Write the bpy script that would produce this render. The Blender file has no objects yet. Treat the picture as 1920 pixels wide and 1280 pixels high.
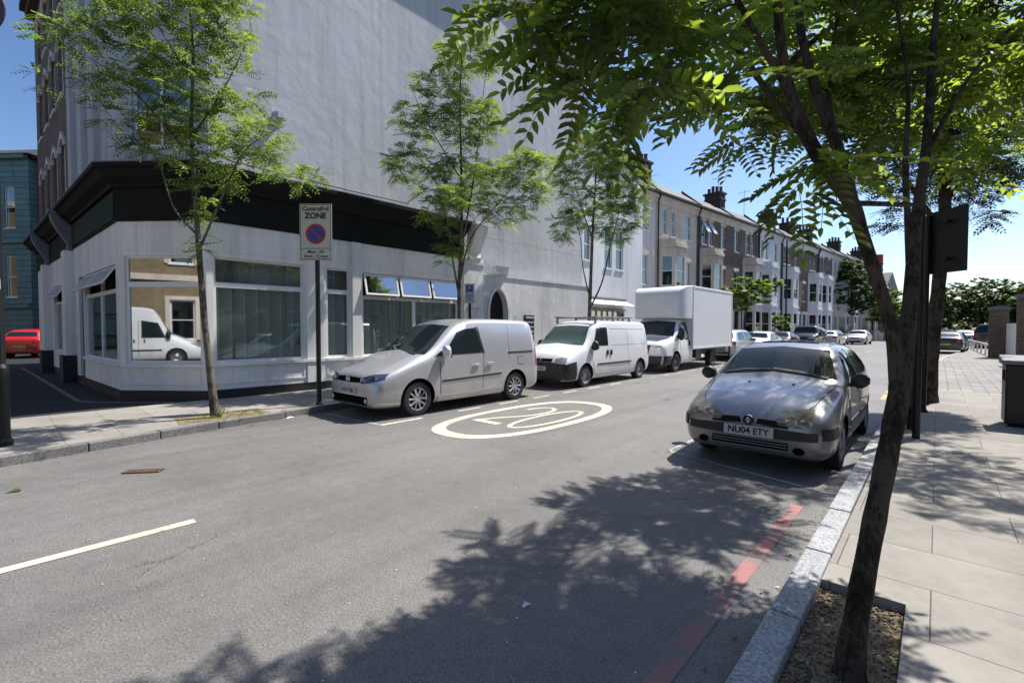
import bpy, bmesh, math, random
import numpy as np
from mathutils import Vector, Matrix
from mathutils.bvhtree import BVHTree
R = math.radians
scene = bpy.context.scene
COL = scene.collection
# ---------------------------------------------------------------- camera
TH = R(42.2); FPX = 880.0; CAMH = 1.62; HZ = 615.0
cam_d = bpy.data.cameras.new("camera"); cam = bpy.data.objects.new("camera", cam_d); COL.objects.link(cam)
cam_d.sensor_width = 36; cam_d.lens = FPX / 1920 * 36; cam_d.clip_start = 0.05; cam_d.clip_end = 3000
cam.location = (0, 0, CAMH)
cam.rotation_euler = (R(90) - math.atan((640 - HZ) / FPX), 0, TH)
scene.camera = cam
# ---------------------------------------------------------------- sky and sun
SUN_EL, SUN_AZ = 57.0, 17.0            # azimuth from +Y towards +X
wd = bpy.data.worlds.new("World"); scene.world = wd; wd.use_nodes = True
nt = wd.node_tree; bg = nt.nodes['Background']
sky = nt.nodes.new('ShaderNodeTexSky'); sky.sky_type = 'NISHITA'; sky.sun_disc = False
sky.sun_elevation = R(SUN_EL); sky.sun_rotation = R(SUN_AZ)
sky.air_density = 1.0; sky.dust_density = 1.1; sky.ozone_density = 2.6
hs = nt.nodes.new('ShaderNodeHueSaturation'); hs.inputs['Saturation'].default_value = 1.03; gm = nt.nodes.new('ShaderNodeGamma'); gm.inputs[1].default_value = 1.25; nt.links.new(sky.outputs[0], gm.inputs[0]); nt.links.new(gm.outputs[0], hs.inputs['Color']); nt.links.new(hs.outputs[0], bg.inputs[0]); bg.inputs[1].default_value = 0.074
sd = bpy.data.lights.new("sun", 'SUN'); so = bpy.data.objects.new("sun", sd); COL.objects.link(so)
sd.energy = 4.9; sd.angle = R(0.55); sd.color = (1.0, 0.955, 0.89)
dv = Vector((math.cos(R(SUN_EL)) * math.sin(R(SUN_AZ)), math.cos(R(SUN_EL)) * math.cos(R(SUN_AZ)), math.sin(R(SUN_EL))))
so.rotation_euler = dv.to_track_quat('Z', 'Y').to_euler(); so.location = (5, 20, 40)
vs = scene.view_settings; vs.view_transform = 'Standard'; vs.look = 'None'; vs.gamma = 1.0; vs.exposure = 0.6
scene.render.engine = 'CYCLES'
scene.cycles.transparent_max_bounces = 16; scene.cycles.max_bounces = 7
# ---------------------------------------------------------------- layout helpers
CS, SN = math.cos(TH), math.sin(TH)
def U(px, py, z):                      # world point seen at a photo pixel, z metres ahead
    a = (px - 960) / FPX
    return Vector(((CS * a - SN) * z, (SN * a + CS) * z, CAMH + (HZ - py) / FPX * z))
def tag(o, label=None, cat=None, group=None, kind=None):
    if label: o['label'] = label
    if cat: o['category'] = cat
    if group: o['group'] = group
    if kind: o['kind'] = kind
    return o
def empty(name, loc=(0, 0, 0), rz=0.0, **k):
    o = bpy.data.objects.new(name, None); COL.objects.link(o); o.empty_display_size = .2
    o.location = loc; o.rotation_euler = (0, 0, rz); return tag(o, **k)
def copy_tree(o, parent=None):
    c = o.copy(); COL.objects.link(c); c.parent = parent
    for ch in list(o.children): copy_tree(ch, c)
    return c
class MB:
    def __init__(s): s.v = []; s.f = []; s.m = []; s.M = None; s.mi = 0
    def add(s, vs_, fs):
        n = len(s.v)
        for p in vs_:
            p = Vector(p)
            if s.M is not None: p = s.M @ p
            s.v.append(tuple(p))
        for f in fs: s.f.append([i + n for i in f]); s.m.append(s.mi)
    def quad(s, a, b, c, d): s.add([a, b, c, d], [(0, 1, 2, 3)])
    def box(s, x0, x1, y0, y1, z0, z1):
        s.add([(x0, y0, z0), (x1, y0, z0), (x1, y1, z0), (x0, y1, z0), (x0, y0, z1), (x1, y0, z1), (x1, y1, z1), (x0, y1, z1)],
              [(0, 3, 2, 1), (4, 5, 6, 7), (0, 1, 5, 4), (1, 2, 6, 5), (2, 3, 7, 6), (3, 0, 4, 7)])
    def prism(s, poly, z0, z1, ax='z'):
        n = len(poly)
        def P(a, b, c): return {'z': (a, b, c), 'y': (a, c, b), 'x': (c, a, b)}[ax]
        vs_ = [P(a, b, z0) for a, b in poly] + [P(a, b, z1) for a, b in poly]
        s.add(vs_, [tuple(range(n))[::-1], tuple(range(n, 2 * n))] + [(i, (i + 1) % n, n + (i + 1) % n, n + i) for i in range(n)])
    def tube(s, pts, rad, n=8, cap=True):
        pts = [Vector(p) for p in pts]
        if not hasattr(rad, '__len__'): rad = [rad] * len(pts)
        vs_ = []; prev = None
        for i, p in enumerate(pts):
            d = (pts[min(i + 1, len(pts) - 1)] - pts[max(i - 1, 0)])
            if d.length < 1e-9: d = Vector((0, 0, 1))
            d.normalize()
            if prev is None:
                u = d.orthogonal().normalized()
            else:
                u = (prev - d * prev.dot(d))
                u = u.normalized() if u.length > 1e-6 else d.orthogonal().normalized()
            prev = u; w = d.cross(u)
            for k in range(n):
                a = 2 * math.pi * k / n
                vs_.append(p + (u * math.cos(a) + w * math.sin(a)) * rad[i])
        fs = []
        for i in range(len(pts) - 1):
            for k in range(n):
                fs.append((i * n + k, i * n + (k + 1) % n, (i + 1) * n + (k + 1) % n, (i + 1) * n + k))
        if cap:
            fs.append(tuple(range(n))[::-1]); fs.append(tuple((len(pts) - 1) * n + k for k in range(n)))
        s.add(vs_, fs)
    def cyl(s, p0, p1, r, n=16): s.tube([p0, p1], r, n)
    def lathe(s, prof, n=24, ax='z', o=(0, 0, 0)):   # prof: (r, h)
        vs_ = []
        for r, h in prof:
            for k in range(n):
                a = 2 * math.pi * k / n; c, t = r * math.cos(a), r * math.sin(a)
                p = {'z': (c, t, h), 'y': (c, h, t), 'x': (h, c, t)}[ax]
                vs_.append((p[0] + o[0], p[1] + o[1], p[2] + o[2]))
        fs = [(i * n + k, i * n + (k + 1) % n, (i + 1) * n + (k + 1) % n, (i + 1) * n + k) for i in range(len(prof) - 1) for k in range(n)]
        s.add(vs_, fs)
    def build(s, name, mats, parent=None, smooth=False, bevel=0, fixn=True, ang=None):
        me = bpy.data.meshes.new(name); me.from_pydata(s.v, [], s.f)
        if not isinstance(mats, (list, tuple)): mats = [mats]
        for m in mats: me.materials.append(m)
        me.polygons.foreach_set('material_index', s.m)
        if fixn:
            b = bmesh.new(); b.from_mesh(me); bmesh.ops.recalc_face_normals(b, faces=b.faces); b.to_mesh(me); b.free()
        box_uv(me)
        if smooth: me.polygons.foreach_set('use_smooth', [True] * len(me.polygons))
        o = bpy.data.objects.new(name, me); COL.objects.link(o); o.parent = parent
        if smooth and ang: me.set_sharp_from_angle(angle=R(ang))
        if bevel:
            md = o.modifiers.new('bevel', 'BEVEL'); md.width = bevel; md.segments = 2; md.limit_method = 'ANGLE'; md.angle_limit = R(50)
        return o
def box_uv(me):
    n = len(me.loops)
    if n == 0: return
    uv = me.uv_layers.new(name='UVMap')
    co = np.empty(len(me.vertices) * 3, 'f'); me.vertices.foreach_get('co', co); co = co.reshape(-1, 3)
    vi = np.empty(n, 'i'); me.loops.foreach_get('vertex_index', vi)
    pn = np.empty(len(me.polygons) * 3, 'f'); me.polygons.foreach_get('normal', pn); pn = pn.reshape(-1, 3)
    lt = np.empty(len(me.polygons), 'i'); me.polygons.foreach_get('loop_total', lt)
    N = np.repeat(pn, lt, axis=0); P = co[vi]
    flat = np.abs(N[:, 2]) > .8
    hl = np.hypot(N[:, 0], N[:, 1]) + 1e-9
    hx, hy = -N[:, 1] / hl, N[:, 0] / hl
    out = np.empty((n, 2), 'f')
    out[:, 0] = np.where(flat, P[:, 0], P[:, 0] * hx + P[:, 1] * hy); out[:, 1] = np.where(flat, P[:, 1], P[:, 2])
    uv.data.foreach_set('uv', out.ravel())
def frame(p, q):                        # matrix: local x from p to q, local y to the left, origin p
    p = Vector(p); q = Vector(q); d = (q - p); d.z = 0; d.normalize()
    m = Matrix(((d.x, -d.y, 0, p.x), (d.y, d.x, 0, p.y), (0, 0, 1, p.z), (0, 0, 0, 1))); return m
# ---------------------------------------------------------------- materials
MATS = {}
def nmat(name):
    m = bpy.data.materials.new(name); m.use_nodes = True; t = m.node_tree
    b = t.nodes['Principled BSDF']; MATS[name] = m; return m, t, b
def N(t, typ, **k):
    n = t.nodes.new(typ)
    for a, v in k.items():
        if a in n.inputs: n.inputs[a].default_value = v
        else: setattr(n, a, v)
    return n
def ramp(t, src, stops):
    r = t.nodes.new('ShaderNodeValToRGB'); el = r.color_ramp.elements
    while len(el) > 1: el.remove(el[-1])
    el[0].position = stops[0][0]; el[0].color = (*stops[0][1], 1)
    for p, c in stops[1:]:
        e = el.new(p); e.color = (*c, 1)
    t.links.new(src, r.inputs[0]); return r
def C(c): return (*c, 1)
def plain(name, col, rough=.6, metal=0.0, spec=.5, var=0.0, scale=6, coat=0.0, bump=0.0):
    m, t, b = nmat(name)
    b.inputs['Base Color'].default_value = C(col); b.inputs['Roughness'].default_value = rough
    b.inputs['Metallic'].default_value = metal; b.inputs['Specular IOR Level'].default_value = spec
    if coat: b.inputs['Coat Weight'].default_value = coat; b.inputs['Coat Roughness'].default_value = .04
    if var or bump:
        tc = N(t, 'ShaderNodeTexCoord'); no = N(t, 'ShaderNodeTexNoise', Scale=scale, Detail=6.0, Roughness=.65)
        t.links.new(tc.outputs['Object'], no.inputs['Vector'])
        if var:
            r = ramp(t, no.outputs[0], [(.3, tuple(x * (1 - var) for x in col)), (.7, tuple(min(1, x * (1 + var)) for x in col))])
            t.links.new(r.outputs[0], b.inputs['Base Color'])
        if bump:
            bp = N(t, 'ShaderNodeBump', Strength=bump, Distance=.01); t.links.new(no.outputs[0], bp.inputs['Height']); t.links.new(bp.outputs[0], b.inputs['Normal'])
    return m
def stucco(name, col, dirt, scale=.5, bump=.35, streak=True):
    m, t, b = nmat(name); b.inputs['Roughness'].default_value = .85; b.inputs['Specular IOR Level'].default_value = .2
    tc = N(t, 'ShaderNodeTexCoord'); mp = N(t, 'ShaderNodeMapping')
    mp.inputs['Scale'].default_value = (1, 1, .22 if streak else 1)
    t.links.new(tc.outputs['Object'], mp.inputs[0])
    n1 = N(t, 'ShaderNodeTexNoise', Scale=scale, Detail=8.0, Roughness=.62); t.links.new(mp.outputs[0], n1.inputs['Vector'])
    r = ramp(t, n1.outputs[0], [(.34, dirt), (.56, col), (.8, tuple(min(1, c * 1.06) for c in col))])
    m3 = N(t, 'ShaderNodeMapping'); m3.inputs['Scale'].default_value = (3.5, 3.5, .12); t.links.new(tc.outputs['Object'], m3.inputs[0]); n3 = N(t, 'ShaderNodeTexNoise', Scale=1.3, Detail=6.0, Roughness=.6); t.links.new(m3.outputs[0], n3.inputs['Vector'])
    r3 = ramp(t, n3.outputs[0], [(.30, (.84, .84, .83)), (.5, (1, 1, 1))]); mm = N(t, 'ShaderNodeMix', data_type='RGBA', blend_type='MULTIPLY'); mm.inputs[0].default_value = 1
    t.links.new(r.outputs[0], mm.inputs[6]); t.links.new(r3.outputs[0], mm.inputs[7]); t.links.new(mm.outputs[2], b.inputs['Base Color'])
    n2 = N(t, 'ShaderNodeTexNoise', Scale=2.2, Detail=9.0, Roughness=.55); t.links.new(tc.outputs['Object'], n2.inputs['Vector'])
    bp = N(t, 'ShaderNodeBump', Strength=bump, Distance=.03); t.links.new(n2.outputs[0], bp.inputs['Height']); t.links.new(bp.outputs[0], b.inputs['Normal'])
    return m
def brick(name, c1, c2, mortar, w=.225, h=.075, ms=.01, off=.5, rough=.85, noise=.35, bump=.4):
    m, t, b = nmat(name); b.inputs['Roughness'].default_value = rough; b.inputs['Specular IOR Level'].default_value = .25
    uv = N(t, 'ShaderNodeUVMap'); br = N(t, 'ShaderNodeTexBrick', offset=off)
    br.inputs['Scale'].default_value = 1; br.inputs['Brick Width'].default_value = w; br.inputs['Row Height'].default_value = h
    br.inputs['Mortar Size'].default_value = ms; br.inputs['Mortar Smooth'].default_value = .2; br.inputs['Bias'].default_value = 0
    br.inputs['Color1'].default_value = C(c1); br.inputs['Color2'].default_value = C(c2); br.inputs['Mortar'].default_value = C(mortar)
    t.links.new(uv.outputs[0], br.inputs['Vector'])
    no = N(t, 'ShaderNodeTexNoise', Scale=1.1, Detail=9.0, Roughness=.7); tc = N(t, 'ShaderNodeTexCoord'); t.links.new(tc.outputs['Object'], no.inputs['Vector'])
    r = ramp(t, no.outputs[0], [(.3, (1 - noise,) * 3), (.7, (1, 1, 1))])
    mx = N(t, 'ShaderNodeMix', data_type='RGBA', blend_type='MULTIPLY'); mx.inputs[0].default_value = 1
    t.links.new(br.outputs[0], mx.inputs[6]); t.links.new(r.outputs[0], mx.inputs[7]); t.links.new(mx.outputs[2], b.inputs['Base Color'])
    if name == 'paving_slabs':
        vo = N(t, 'ShaderNodeTexVoronoi'); vo.inputs['Scale'].default_value = 2.6; t.links.new(tc.outputs['Object'], vo.inputs['Vector']); g = ramp(t, vo.outputs['Distance'], [(.035, (.62,) * 3), (.06, (1,) * 3)])
        nn = N(t, 'ShaderNodeTexNoise', Scale=4.0, Detail=8.0, Roughness=.75); t.links.new(tc.outputs['Object'], nn.inputs['Vector']); g2 = ramp(t, nn.outputs[0], [(.3, (.80,) * 3), (.55, (1,) * 3)])
        cur = mx.outputs[2]
        for q in (g, g2):
            m2 = N(t, 'ShaderNodeMix', data_type='RGBA', blend_type='MULTIPLY'); m2.inputs[0].default_value = 1; t.links.new(cur, m2.inputs[6]); t.links.new(q.outputs[0], m2.inputs[7]); cur = m2.outputs[2]
        t.links.new(cur, b.inputs['Base Color'])
    bp = N(t, 'ShaderNodeBump', Strength=bump, Distance=.006, invert=True); t.links.new(br.outputs['Fac'], bp.inputs['Height']); t.links.new(bp.outputs[0], b.inputs['Normal'])
    return m
def speckle(name, stops, scale, big, bigs=.6, rough=.85, bump=.4, spec=.3, detail=3.0):
    m, t, b = nmat(name); b.inputs['Roughness'].default_value = rough; b.inputs['Specular IOR Level'].default_value = spec
    tc = N(t, 'ShaderNodeTexCoord')
    n1 = N(t, 'ShaderNodeTexNoise', Scale=scale, Detail=detail, Roughness=.7); t.links.new(tc.outputs['Object'], n1.inputs['Vector'])
    r = ramp(t, n1.outputs[0], stops)
    n2 = N(t, 'ShaderNodeTexNoise', Scale=bigs, Detail=7.0, Roughness=.65); t.links.new(tc.outputs['Object'], n2.inputs['Vector'])
    r2 = ramp(t, n2.outputs[0], [(.3, (1 - big,) * 3), (.7, (1, 1, 1))])
    mx = N(t, 'ShaderNodeMix', data_type='RGBA', blend_type='MULTIPLY'); mx.inputs[0].default_value = 1
    t.links.new(r.outputs[0], mx.inputs[6]); t.links.new(r2.outputs[0], mx.inputs[7]); t.links.new(mx.outputs[2], b.inputs['Base Color'])
    bp = N(t, 'ShaderNodeBump', Strength=bump, Distance=.01); t.links.new(n1.outputs[0], bp.inputs['Height']); t.links.new(bp.outputs[0], b.inputs['Normal'])
    return m
def asphaltmat():
    m, t, b = nmat('asphalt'); b.inputs['Specular IOR Level'].default_value = .4
    tc = N(t, 'ShaderNodeTexCoord')
    def noi(sc, det, mp=None, ro=.7):
        n = N(t, 'ShaderNodeTexNoise', Scale=sc, Detail=det, Roughness=ro)
        if mp:
            q = N(t, 'ShaderNodeMapping'); q.inputs['Scale'].default_value = mp; t.links.new(tc.outputs['Object'], q.inputs[0]); t.links.new(q.outputs[0], n.inputs['Vector'])
        else: t.links.new(tc.outputs['Object'], n.inputs['Vector'])
        return n
    n1 = noi(75, 4.0); base = ramp(t, n1.outputs[0], [(.3, (.07, .067, .065)), (.47, (.165, .158, .15)), (.62, (.225, .215, .205)), (.74, (.42, .40, .385))])
    n2 = noi(.45, 8.0); big = ramp(t, n2.outputs[0], [(.3, (.74,) * 3), (.52, (.97,) * 3), (.75, (1.12,) * 3)])
    n3 = noi(1.0, 5.0, (1.5, .06, 1)); trk = ramp(t, n3.outputs[0], [(.35, (.86,) * 3), (.6, (1.05,) * 3)])
    n4 = noi(1.7, 4.0, None, .5); oil = ramp(t, n4.outputs[0], [(.27, (.55,) * 3), (.33, (1,) * 3)])
    n5 = noi(9, 3.0); blo = ramp(t, n5.outputs[0], [(.3, (.88,) * 3), (.6, (1.03,) * 3)])
    cur = base.outputs[0]
    for r in (big, trk, oil, blo):
        mx = N(t, 'ShaderNodeMix', data_type='RGBA', blend_type='MULTIPLY'); mx.inputs[0].default_value = 1; t.links.new(cur, mx.inputs[6]); t.links.new(r.outputs[0], mx.inputs[7]); cur = mx.outputs[2]
    vo = N(t, 'ShaderNodeTexVoronoi', feature='DISTANCE_TO_EDGE'); vo.inputs['Scale'].default_value = .33
    wn = noi(2.5, 4.0); va = N(t, 'ShaderNodeVectorMath', operation='MULTIPLY_ADD'); va.inputs[1].default_value = (.5, .5, 0); t.links.new(wn.outputs['Color'], va.inputs[0]); t.links.new(tc.outputs['Object'], va.inputs[2]); t.links.new(va.outputs[0], vo.inputs['Vector'])
    cr = ramp(t, vo.outputs['Distance'], [(0, (.5,) * 3), (.0035, (1,) * 3)])
    mk = ramp(t, n2.outputs[0], [(.5, (0,) * 3), (.56, (1,) * 3)])
    mx = N(t, 'ShaderNodeMix', data_type='RGBA', blend_type='MULTIPLY'); t.links.new(mk.outputs[0], mx.inputs[0]); t.links.new(cur, mx.inputs[6]); t.links.new(cr.outputs[0], mx.inputs[7]); cur = mx.outputs[2]
    t.links.new(cur, b.inputs['Base Color']); ro = ramp(t, n3.outputs[0], [(.3, (.55,) * 3), (.65, (.72,) * 3)]); t.links.new(ro.outputs[0], b.inputs['Roughness'])
    bp = N(t, 'ShaderNodeBump', Strength=.55, Distance=.01); t.links.new(n1.outputs[0], bp.inputs['Height']); t.links.new(bp.outputs[0], b.inputs['Normal']); return m
def barkmat(name, c0, c1):
    m, t, b = nmat(name); b.inputs['Roughness'].default_value = .9; b.inputs['Specular IOR Level'].default_value = .2
    tc = N(t, 'ShaderNodeTexCoord'); mp = N(t, 'ShaderNodeMapping'); mp.inputs['Scale'].default_value = (1, 1, .22); t.links.new(tc.outputs['Object'], mp.inputs[0])
    n1 = N(t, 'ShaderNodeTexNoise', Scale=45.0, Detail=7.0, Roughness=.7); t.links.new(mp.outputs[0], n1.inputs['Vector']); n2 = N(t, 'ShaderNodeTexNoise', Scale=5.0, Detail=5.0); t.links.new(tc.outputs['Object'], n2.inputs['Vector'])
    ad = N(t, 'ShaderNodeMath', operation='ADD'); t.links.new(n1.outputs[0], ad.inputs[0]); t.links.new(n2.outputs[0], ad.inputs[1])
    r = ramp(t, ad.outputs[0], [(.75, c0), (1.0, c1), (1.2, tuple(x * 1.7 for x in c1))]); t.links.new(r.outputs[0], b.inputs['Base Color'])
    bp = N(t, 'ShaderNodeBump', Strength=1.0, Distance=.02); t.links.new(n1.outputs[0], bp.inputs['Height']); t.links.new(bp.outputs[0], b.inputs['Normal']); return m
def leafmat(name, c_d, c_t, mixf=.5, var=.35, clump=False):
    m = bpy.data.materials.new(name); m.use_nodes = True; t = m.node_tree; t.nodes.remove(t.nodes['Principled BSDF']); MATS[name] = m
    out = t.nodes['Material Output']; ge = N(t, 'ShaderNodeNewGeometry')
    r1 = ramp(t, ge.outputs['Random Per Island'], [(0, tuple(x * (1 - var) for x in c_d)), (1, tuple(x * (1 + var) for x in c_d))])
    r2 = ramp(t, ge.outputs['Random Per Island'], [(0, tuple(x * (1 - var) for x in c_t)), (1, tuple(x * (1 + var) for x in c_t))])
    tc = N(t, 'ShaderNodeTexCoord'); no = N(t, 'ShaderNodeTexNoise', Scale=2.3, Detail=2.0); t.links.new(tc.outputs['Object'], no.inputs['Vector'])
    rr_ = ramp(t, no.outputs[0], [(.38, (.40,) * 3), (.60, (1.25,) * 3)]) if clump else None  # clump noise puts dark and sunlit contrast into the leaf colour
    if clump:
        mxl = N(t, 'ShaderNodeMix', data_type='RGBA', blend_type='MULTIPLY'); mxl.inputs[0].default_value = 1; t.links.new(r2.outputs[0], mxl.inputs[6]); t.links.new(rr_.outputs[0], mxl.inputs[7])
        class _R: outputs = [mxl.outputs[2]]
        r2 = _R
    d = N(t, 'ShaderNodeBsdfDiffuse'); tr = N(t, 'ShaderNodeBsdfTranslucent'); g = N(t, 'ShaderNodeBsdfGlossy'); g.inputs['Roughness'].default_value = .45
    g.inputs['Color'].default_value = (.9, .95, .9, 1)
    t.links.new(r1.outputs[0], d.inputs[0]); t.links.new(r2.outputs[0], tr.inputs[0])
    m1 = N(t, 'ShaderNodeMixShader'); m1.inputs[0].default_value = mixf; t.links.new(d.outputs[0], m1.inputs[1]); t.links.new(tr.outputs[0], m1.inputs[2])
    m2 = N(t, 'ShaderNodeMixShader'); m2.inputs[0].default_value = .04; t.links.new(m1.outputs[0], m2.inputs[1]); t.links.new(g.outputs[0], m2.inputs[2])
    t.links.new(m2.outputs[0], out.inputs['Surface']); return m
def glassmat(name, refl, tint=(.7, .78, .75), rough=.02):
    m = bpy.data.materials.new(name); m.use_nodes = True; t = m.node_tree; t.nodes.remove(t.nodes['Principled BSDF']); MATS[name] = m
    out = t.nodes['Material Output']; tr = N(t, 'ShaderNodeBsdfTransparent'); tr.inputs[0].default_value = C(tint)
    g = N(t, 'ShaderNodeBsdfGlossy'); g.inputs['Roughness'].default_value = rough; g.inputs['Color'].default_value = (.95, .98, 1, 1)
    lw = N(t, 'ShaderNodeLayerWeight'); lw.inputs[0].default_value = .35
    ma = N(t, 'ShaderNodeMapRange'); ma.inputs['To Min'].default_value = refl; ma.inputs['To Max'].default_value = min(1, refl + .6)
    t.links.new(lw.outputs['Fresnel'], ma.inputs[0]); mx = N(t, 'ShaderNodeMixShader')
    t.links.new(ma.outputs[0], mx.inputs[0]); t.links.new(tr.outputs[0], mx.inputs[1]); t.links.new(g.outputs[0], mx.inputs[2]); t.links.new(mx.outputs[0], out.inputs[0])
    return m
asphalt = asphaltmat()
asphalt_dk = speckle('asphalt_side', [(.3, (.012, .012, .013)), (.5, (.028, .028, .028)), (.75, (.06, .058, .056))], 60, .3, .4)  # albedo lowered so the side street's deep shade is in the colour
slabs = brick('paving_slabs', (.30, .28, .25), (.36, .335, .30), (.13, .12, .105), w=.9, h=.6, ms=.004, noise=.25, rough=.9, bump=.2)
blocks = brick('block_paving', (.26, .25, .235), (.36, .34, .315), (.09, .085, .08), w=.45, h=.3, ms=.012, noise=.2, rough=.9)
granite = speckle('kerb_granite', [(.3, (.16, .165, .175)), (.47, (.36, .37, .385)), (.6, (.52, .53, .54))], 55, .3, 2.5, bump=.3, detail=5.0)
soil = speckle('tree_pit_soil', [(.3, (.07, .05, .03)), (.45, (.20, .15, .09)), (.62, (.34, .27, .17)), (.8, (.42, .36, .26))], 38, .35, 3, bump=1.0, detail=6.0)
def paintmat(name, col, wear):
    m, t, b = nmat(name); b.inputs['Roughness'].default_value = .8
    tc = N(t, 'ShaderNodeTexCoord'); n1 = N(t, 'ShaderNodeTexNoise', Scale=34.0, Detail=5.0, Roughness=.75); n2 = N(t, 'ShaderNodeTexNoise', Scale=2.0, Detail=4.0)
    for n in (n1, n2): t.links.new(tc.outputs['Object'], n.inputs['Vector'])
    ad = N(t, 'ShaderNodeMath', operation='ADD'); t.links.new(n1.outputs[0], ad.inputs[0]); t.links.new(n2.outputs[0], ad.inputs[1]); hf = N(t, 'ShaderNodeMath', operation='MULTIPLY'); hf.inputs[1].default_value = .5; t.links.new(ad.outputs[0], hf.inputs[0])
    r = ramp(t, hf.outputs[0], [(wear - .03, (.17, .163, .155)), (wear + .02, tuple(x * .85 for x in col)), (.62, col)]); t.links.new(r.outputs[0], b.inputs['Base Color']); return m
white_line = paintmat('road_paint_cream', (.64, .575, .45), .40)
white_worn = paintmat('road_paint_worn', (.5, .48, .43), .47)
red_line = paintmat('road_paint_red', (.36, .165, .155), .485)
yellow_line = paintmat('road_paint_yellow', (.55, .45, .2), .45)
gable_m = stucco('gable_render', (.47, .485, .505), (.36, .375, .395), .4, .6)
gwall_m = stucco('yard_wall_render', (.68, .675, .655), (.46, .465, .46), .6, .5)
white_m = stucco('white_render', (.68, .69, .71), (.56, .57, .59), .6, .2)
cream_m = stucco('cream_stucco', (.66, .58, .48), (.46, .40, .33), .9, .2)
cream2_m = stucco('pale_stucco', (.68, .645, .60), (.50, .465, .42), .9, .2)
whitep = stucco('white_paint', (.80, .78, .75), (.68, .66, .63), 1.6, .05)
trimw = plain('window_white', (.7, .7, .7), .45)
blackp = plain('black_fascia', (.012, .013, .012), .75, spec=.12, var=.3, scale=2)
greenp = plain('green_fascia', (.010, .03, .018), .75, spec=.15)
plinthm = plain('black_plinth', (.015, .015, .016), .6)
brick_br = brick('brown_brick', (.125, .085, .062), (.19, .135, .10), (.2, .17, .15))
brick_dk = brick('dark_brick', (.07, .05, .038), (.11, .08, .06), (.09, .08, .07))
brick_ye = brick('yellow_brick', (.24, .17, .09), (.31, .23, .125), (.25, .22, .16))
teal_m = brick('teal_boards', (.15, .26, .27), (.18, .30, .30), (.06, .10, .10), w=6, h=.35, ms=.02, noise=.3, bump=.2)
slate = plain('slate_roof', (.05, .045, .045), .7, var=.3, scale=3)
lead = plain('lead_grey', (.16, .16, .17), .6)
potm = plain('clay_pot', (.12, .06, .045), .8); redpot = plain('red_pot', (.45, .04, .02), .7); redpot2 = plain('terracotta_pot', (.30, .07, .04), .8)
blackmetal = plain('black_metal', (.012, .012, .013), .45, .3)
glass_d = glassmat('dark_glass', .12, (.35, .4, .4)); glass_s = glassmat('shop_glass', .09, (.92, .96, .94)); glass_m = glassmat('mirror_glass', .40, (.5, .53, .5))
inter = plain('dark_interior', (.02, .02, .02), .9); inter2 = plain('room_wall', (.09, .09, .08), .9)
def blindm():
    m, t, b = nmat('vertical_blind'); uv = N(t, 'ShaderNodeUVMap'); w = N(t, 'ShaderNodeTexWave', wave_type='BANDS', bands_direction='X', wave_profile='SAW'); w.inputs['Scale'].default_value = 1.2
    t.links.new(uv.outputs[0], w.inputs[0]); r = ramp(t, w.outputs['Fac'], [(0, (.30, .34, .325)), (.9, (.42, .465, .45)), (.96, (.6, .63, .62))]); t.links.new(r.outputs[0], b.inputs[0]); b.inputs['Roughness'].default_value = .9; return m
blind = blindm(); curtain = plain('net_curtain', (.55, .57, .6), .9, var=.15, scale=8)
bark_n = barkmat('bark_brown', (.016, .012, .010), (.05, .04, .03)); bark_g = barkmat('bark_pale', (.035, .03, .022), (.10, .085, .062))
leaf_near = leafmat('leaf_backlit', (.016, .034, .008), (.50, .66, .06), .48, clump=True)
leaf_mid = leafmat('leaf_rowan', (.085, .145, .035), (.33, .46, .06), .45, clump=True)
leaf_far = leafmat('leaf_far', (.05, .09, .028), (.12, .18, .03), .3)
leaf_dark = leafmat('leaf_dark', (.018, .032, .016), (.05, .08, .02), .3)
leaf_lime = leafmat('leaf_lime', (.10, .16, .03), (.26, .36, .04), .4)
tyre_m = plain('tyre_rubber', (.018, .018, .019), .8); alloy = plain('alloy', (.55, .55, .57), .3, .85); steelw = plain('wheel_grey', (.32, .33, .35), .4, .6)
plastic = plain('black_plastic', (.018, .018, .02), .5); wellm = plain('wheel_well', (.006, .006, .006), .95, spec=.05)
carglass = plain('car_glass', (.014, .022, .024), .03, spec=.45); carglass2 = plain('car_glass_green', (.05, .085, .078), .04, spec=.8)
chrome = plain('chrome', (.7, .7, .72), .12, 1.0); lampglass = plain('lamp_glass', (.42, .44, .45), .12, .5, coat=1); lampblue = plain('lamp_blue', (.05, .08, .14), .08, .4, coat=1)
lampyel = plain('lamp_aged', (.22, .20, .165), .2, .2, coat=.6); redlamp = plain('tail_lamp', (.42, .012, .015), .2, coat=.6); platew = plain('plate_white', (.5, .5, .49), .5)
inkb = plain('ink_black', (.01, .01, .01), .6)
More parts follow.
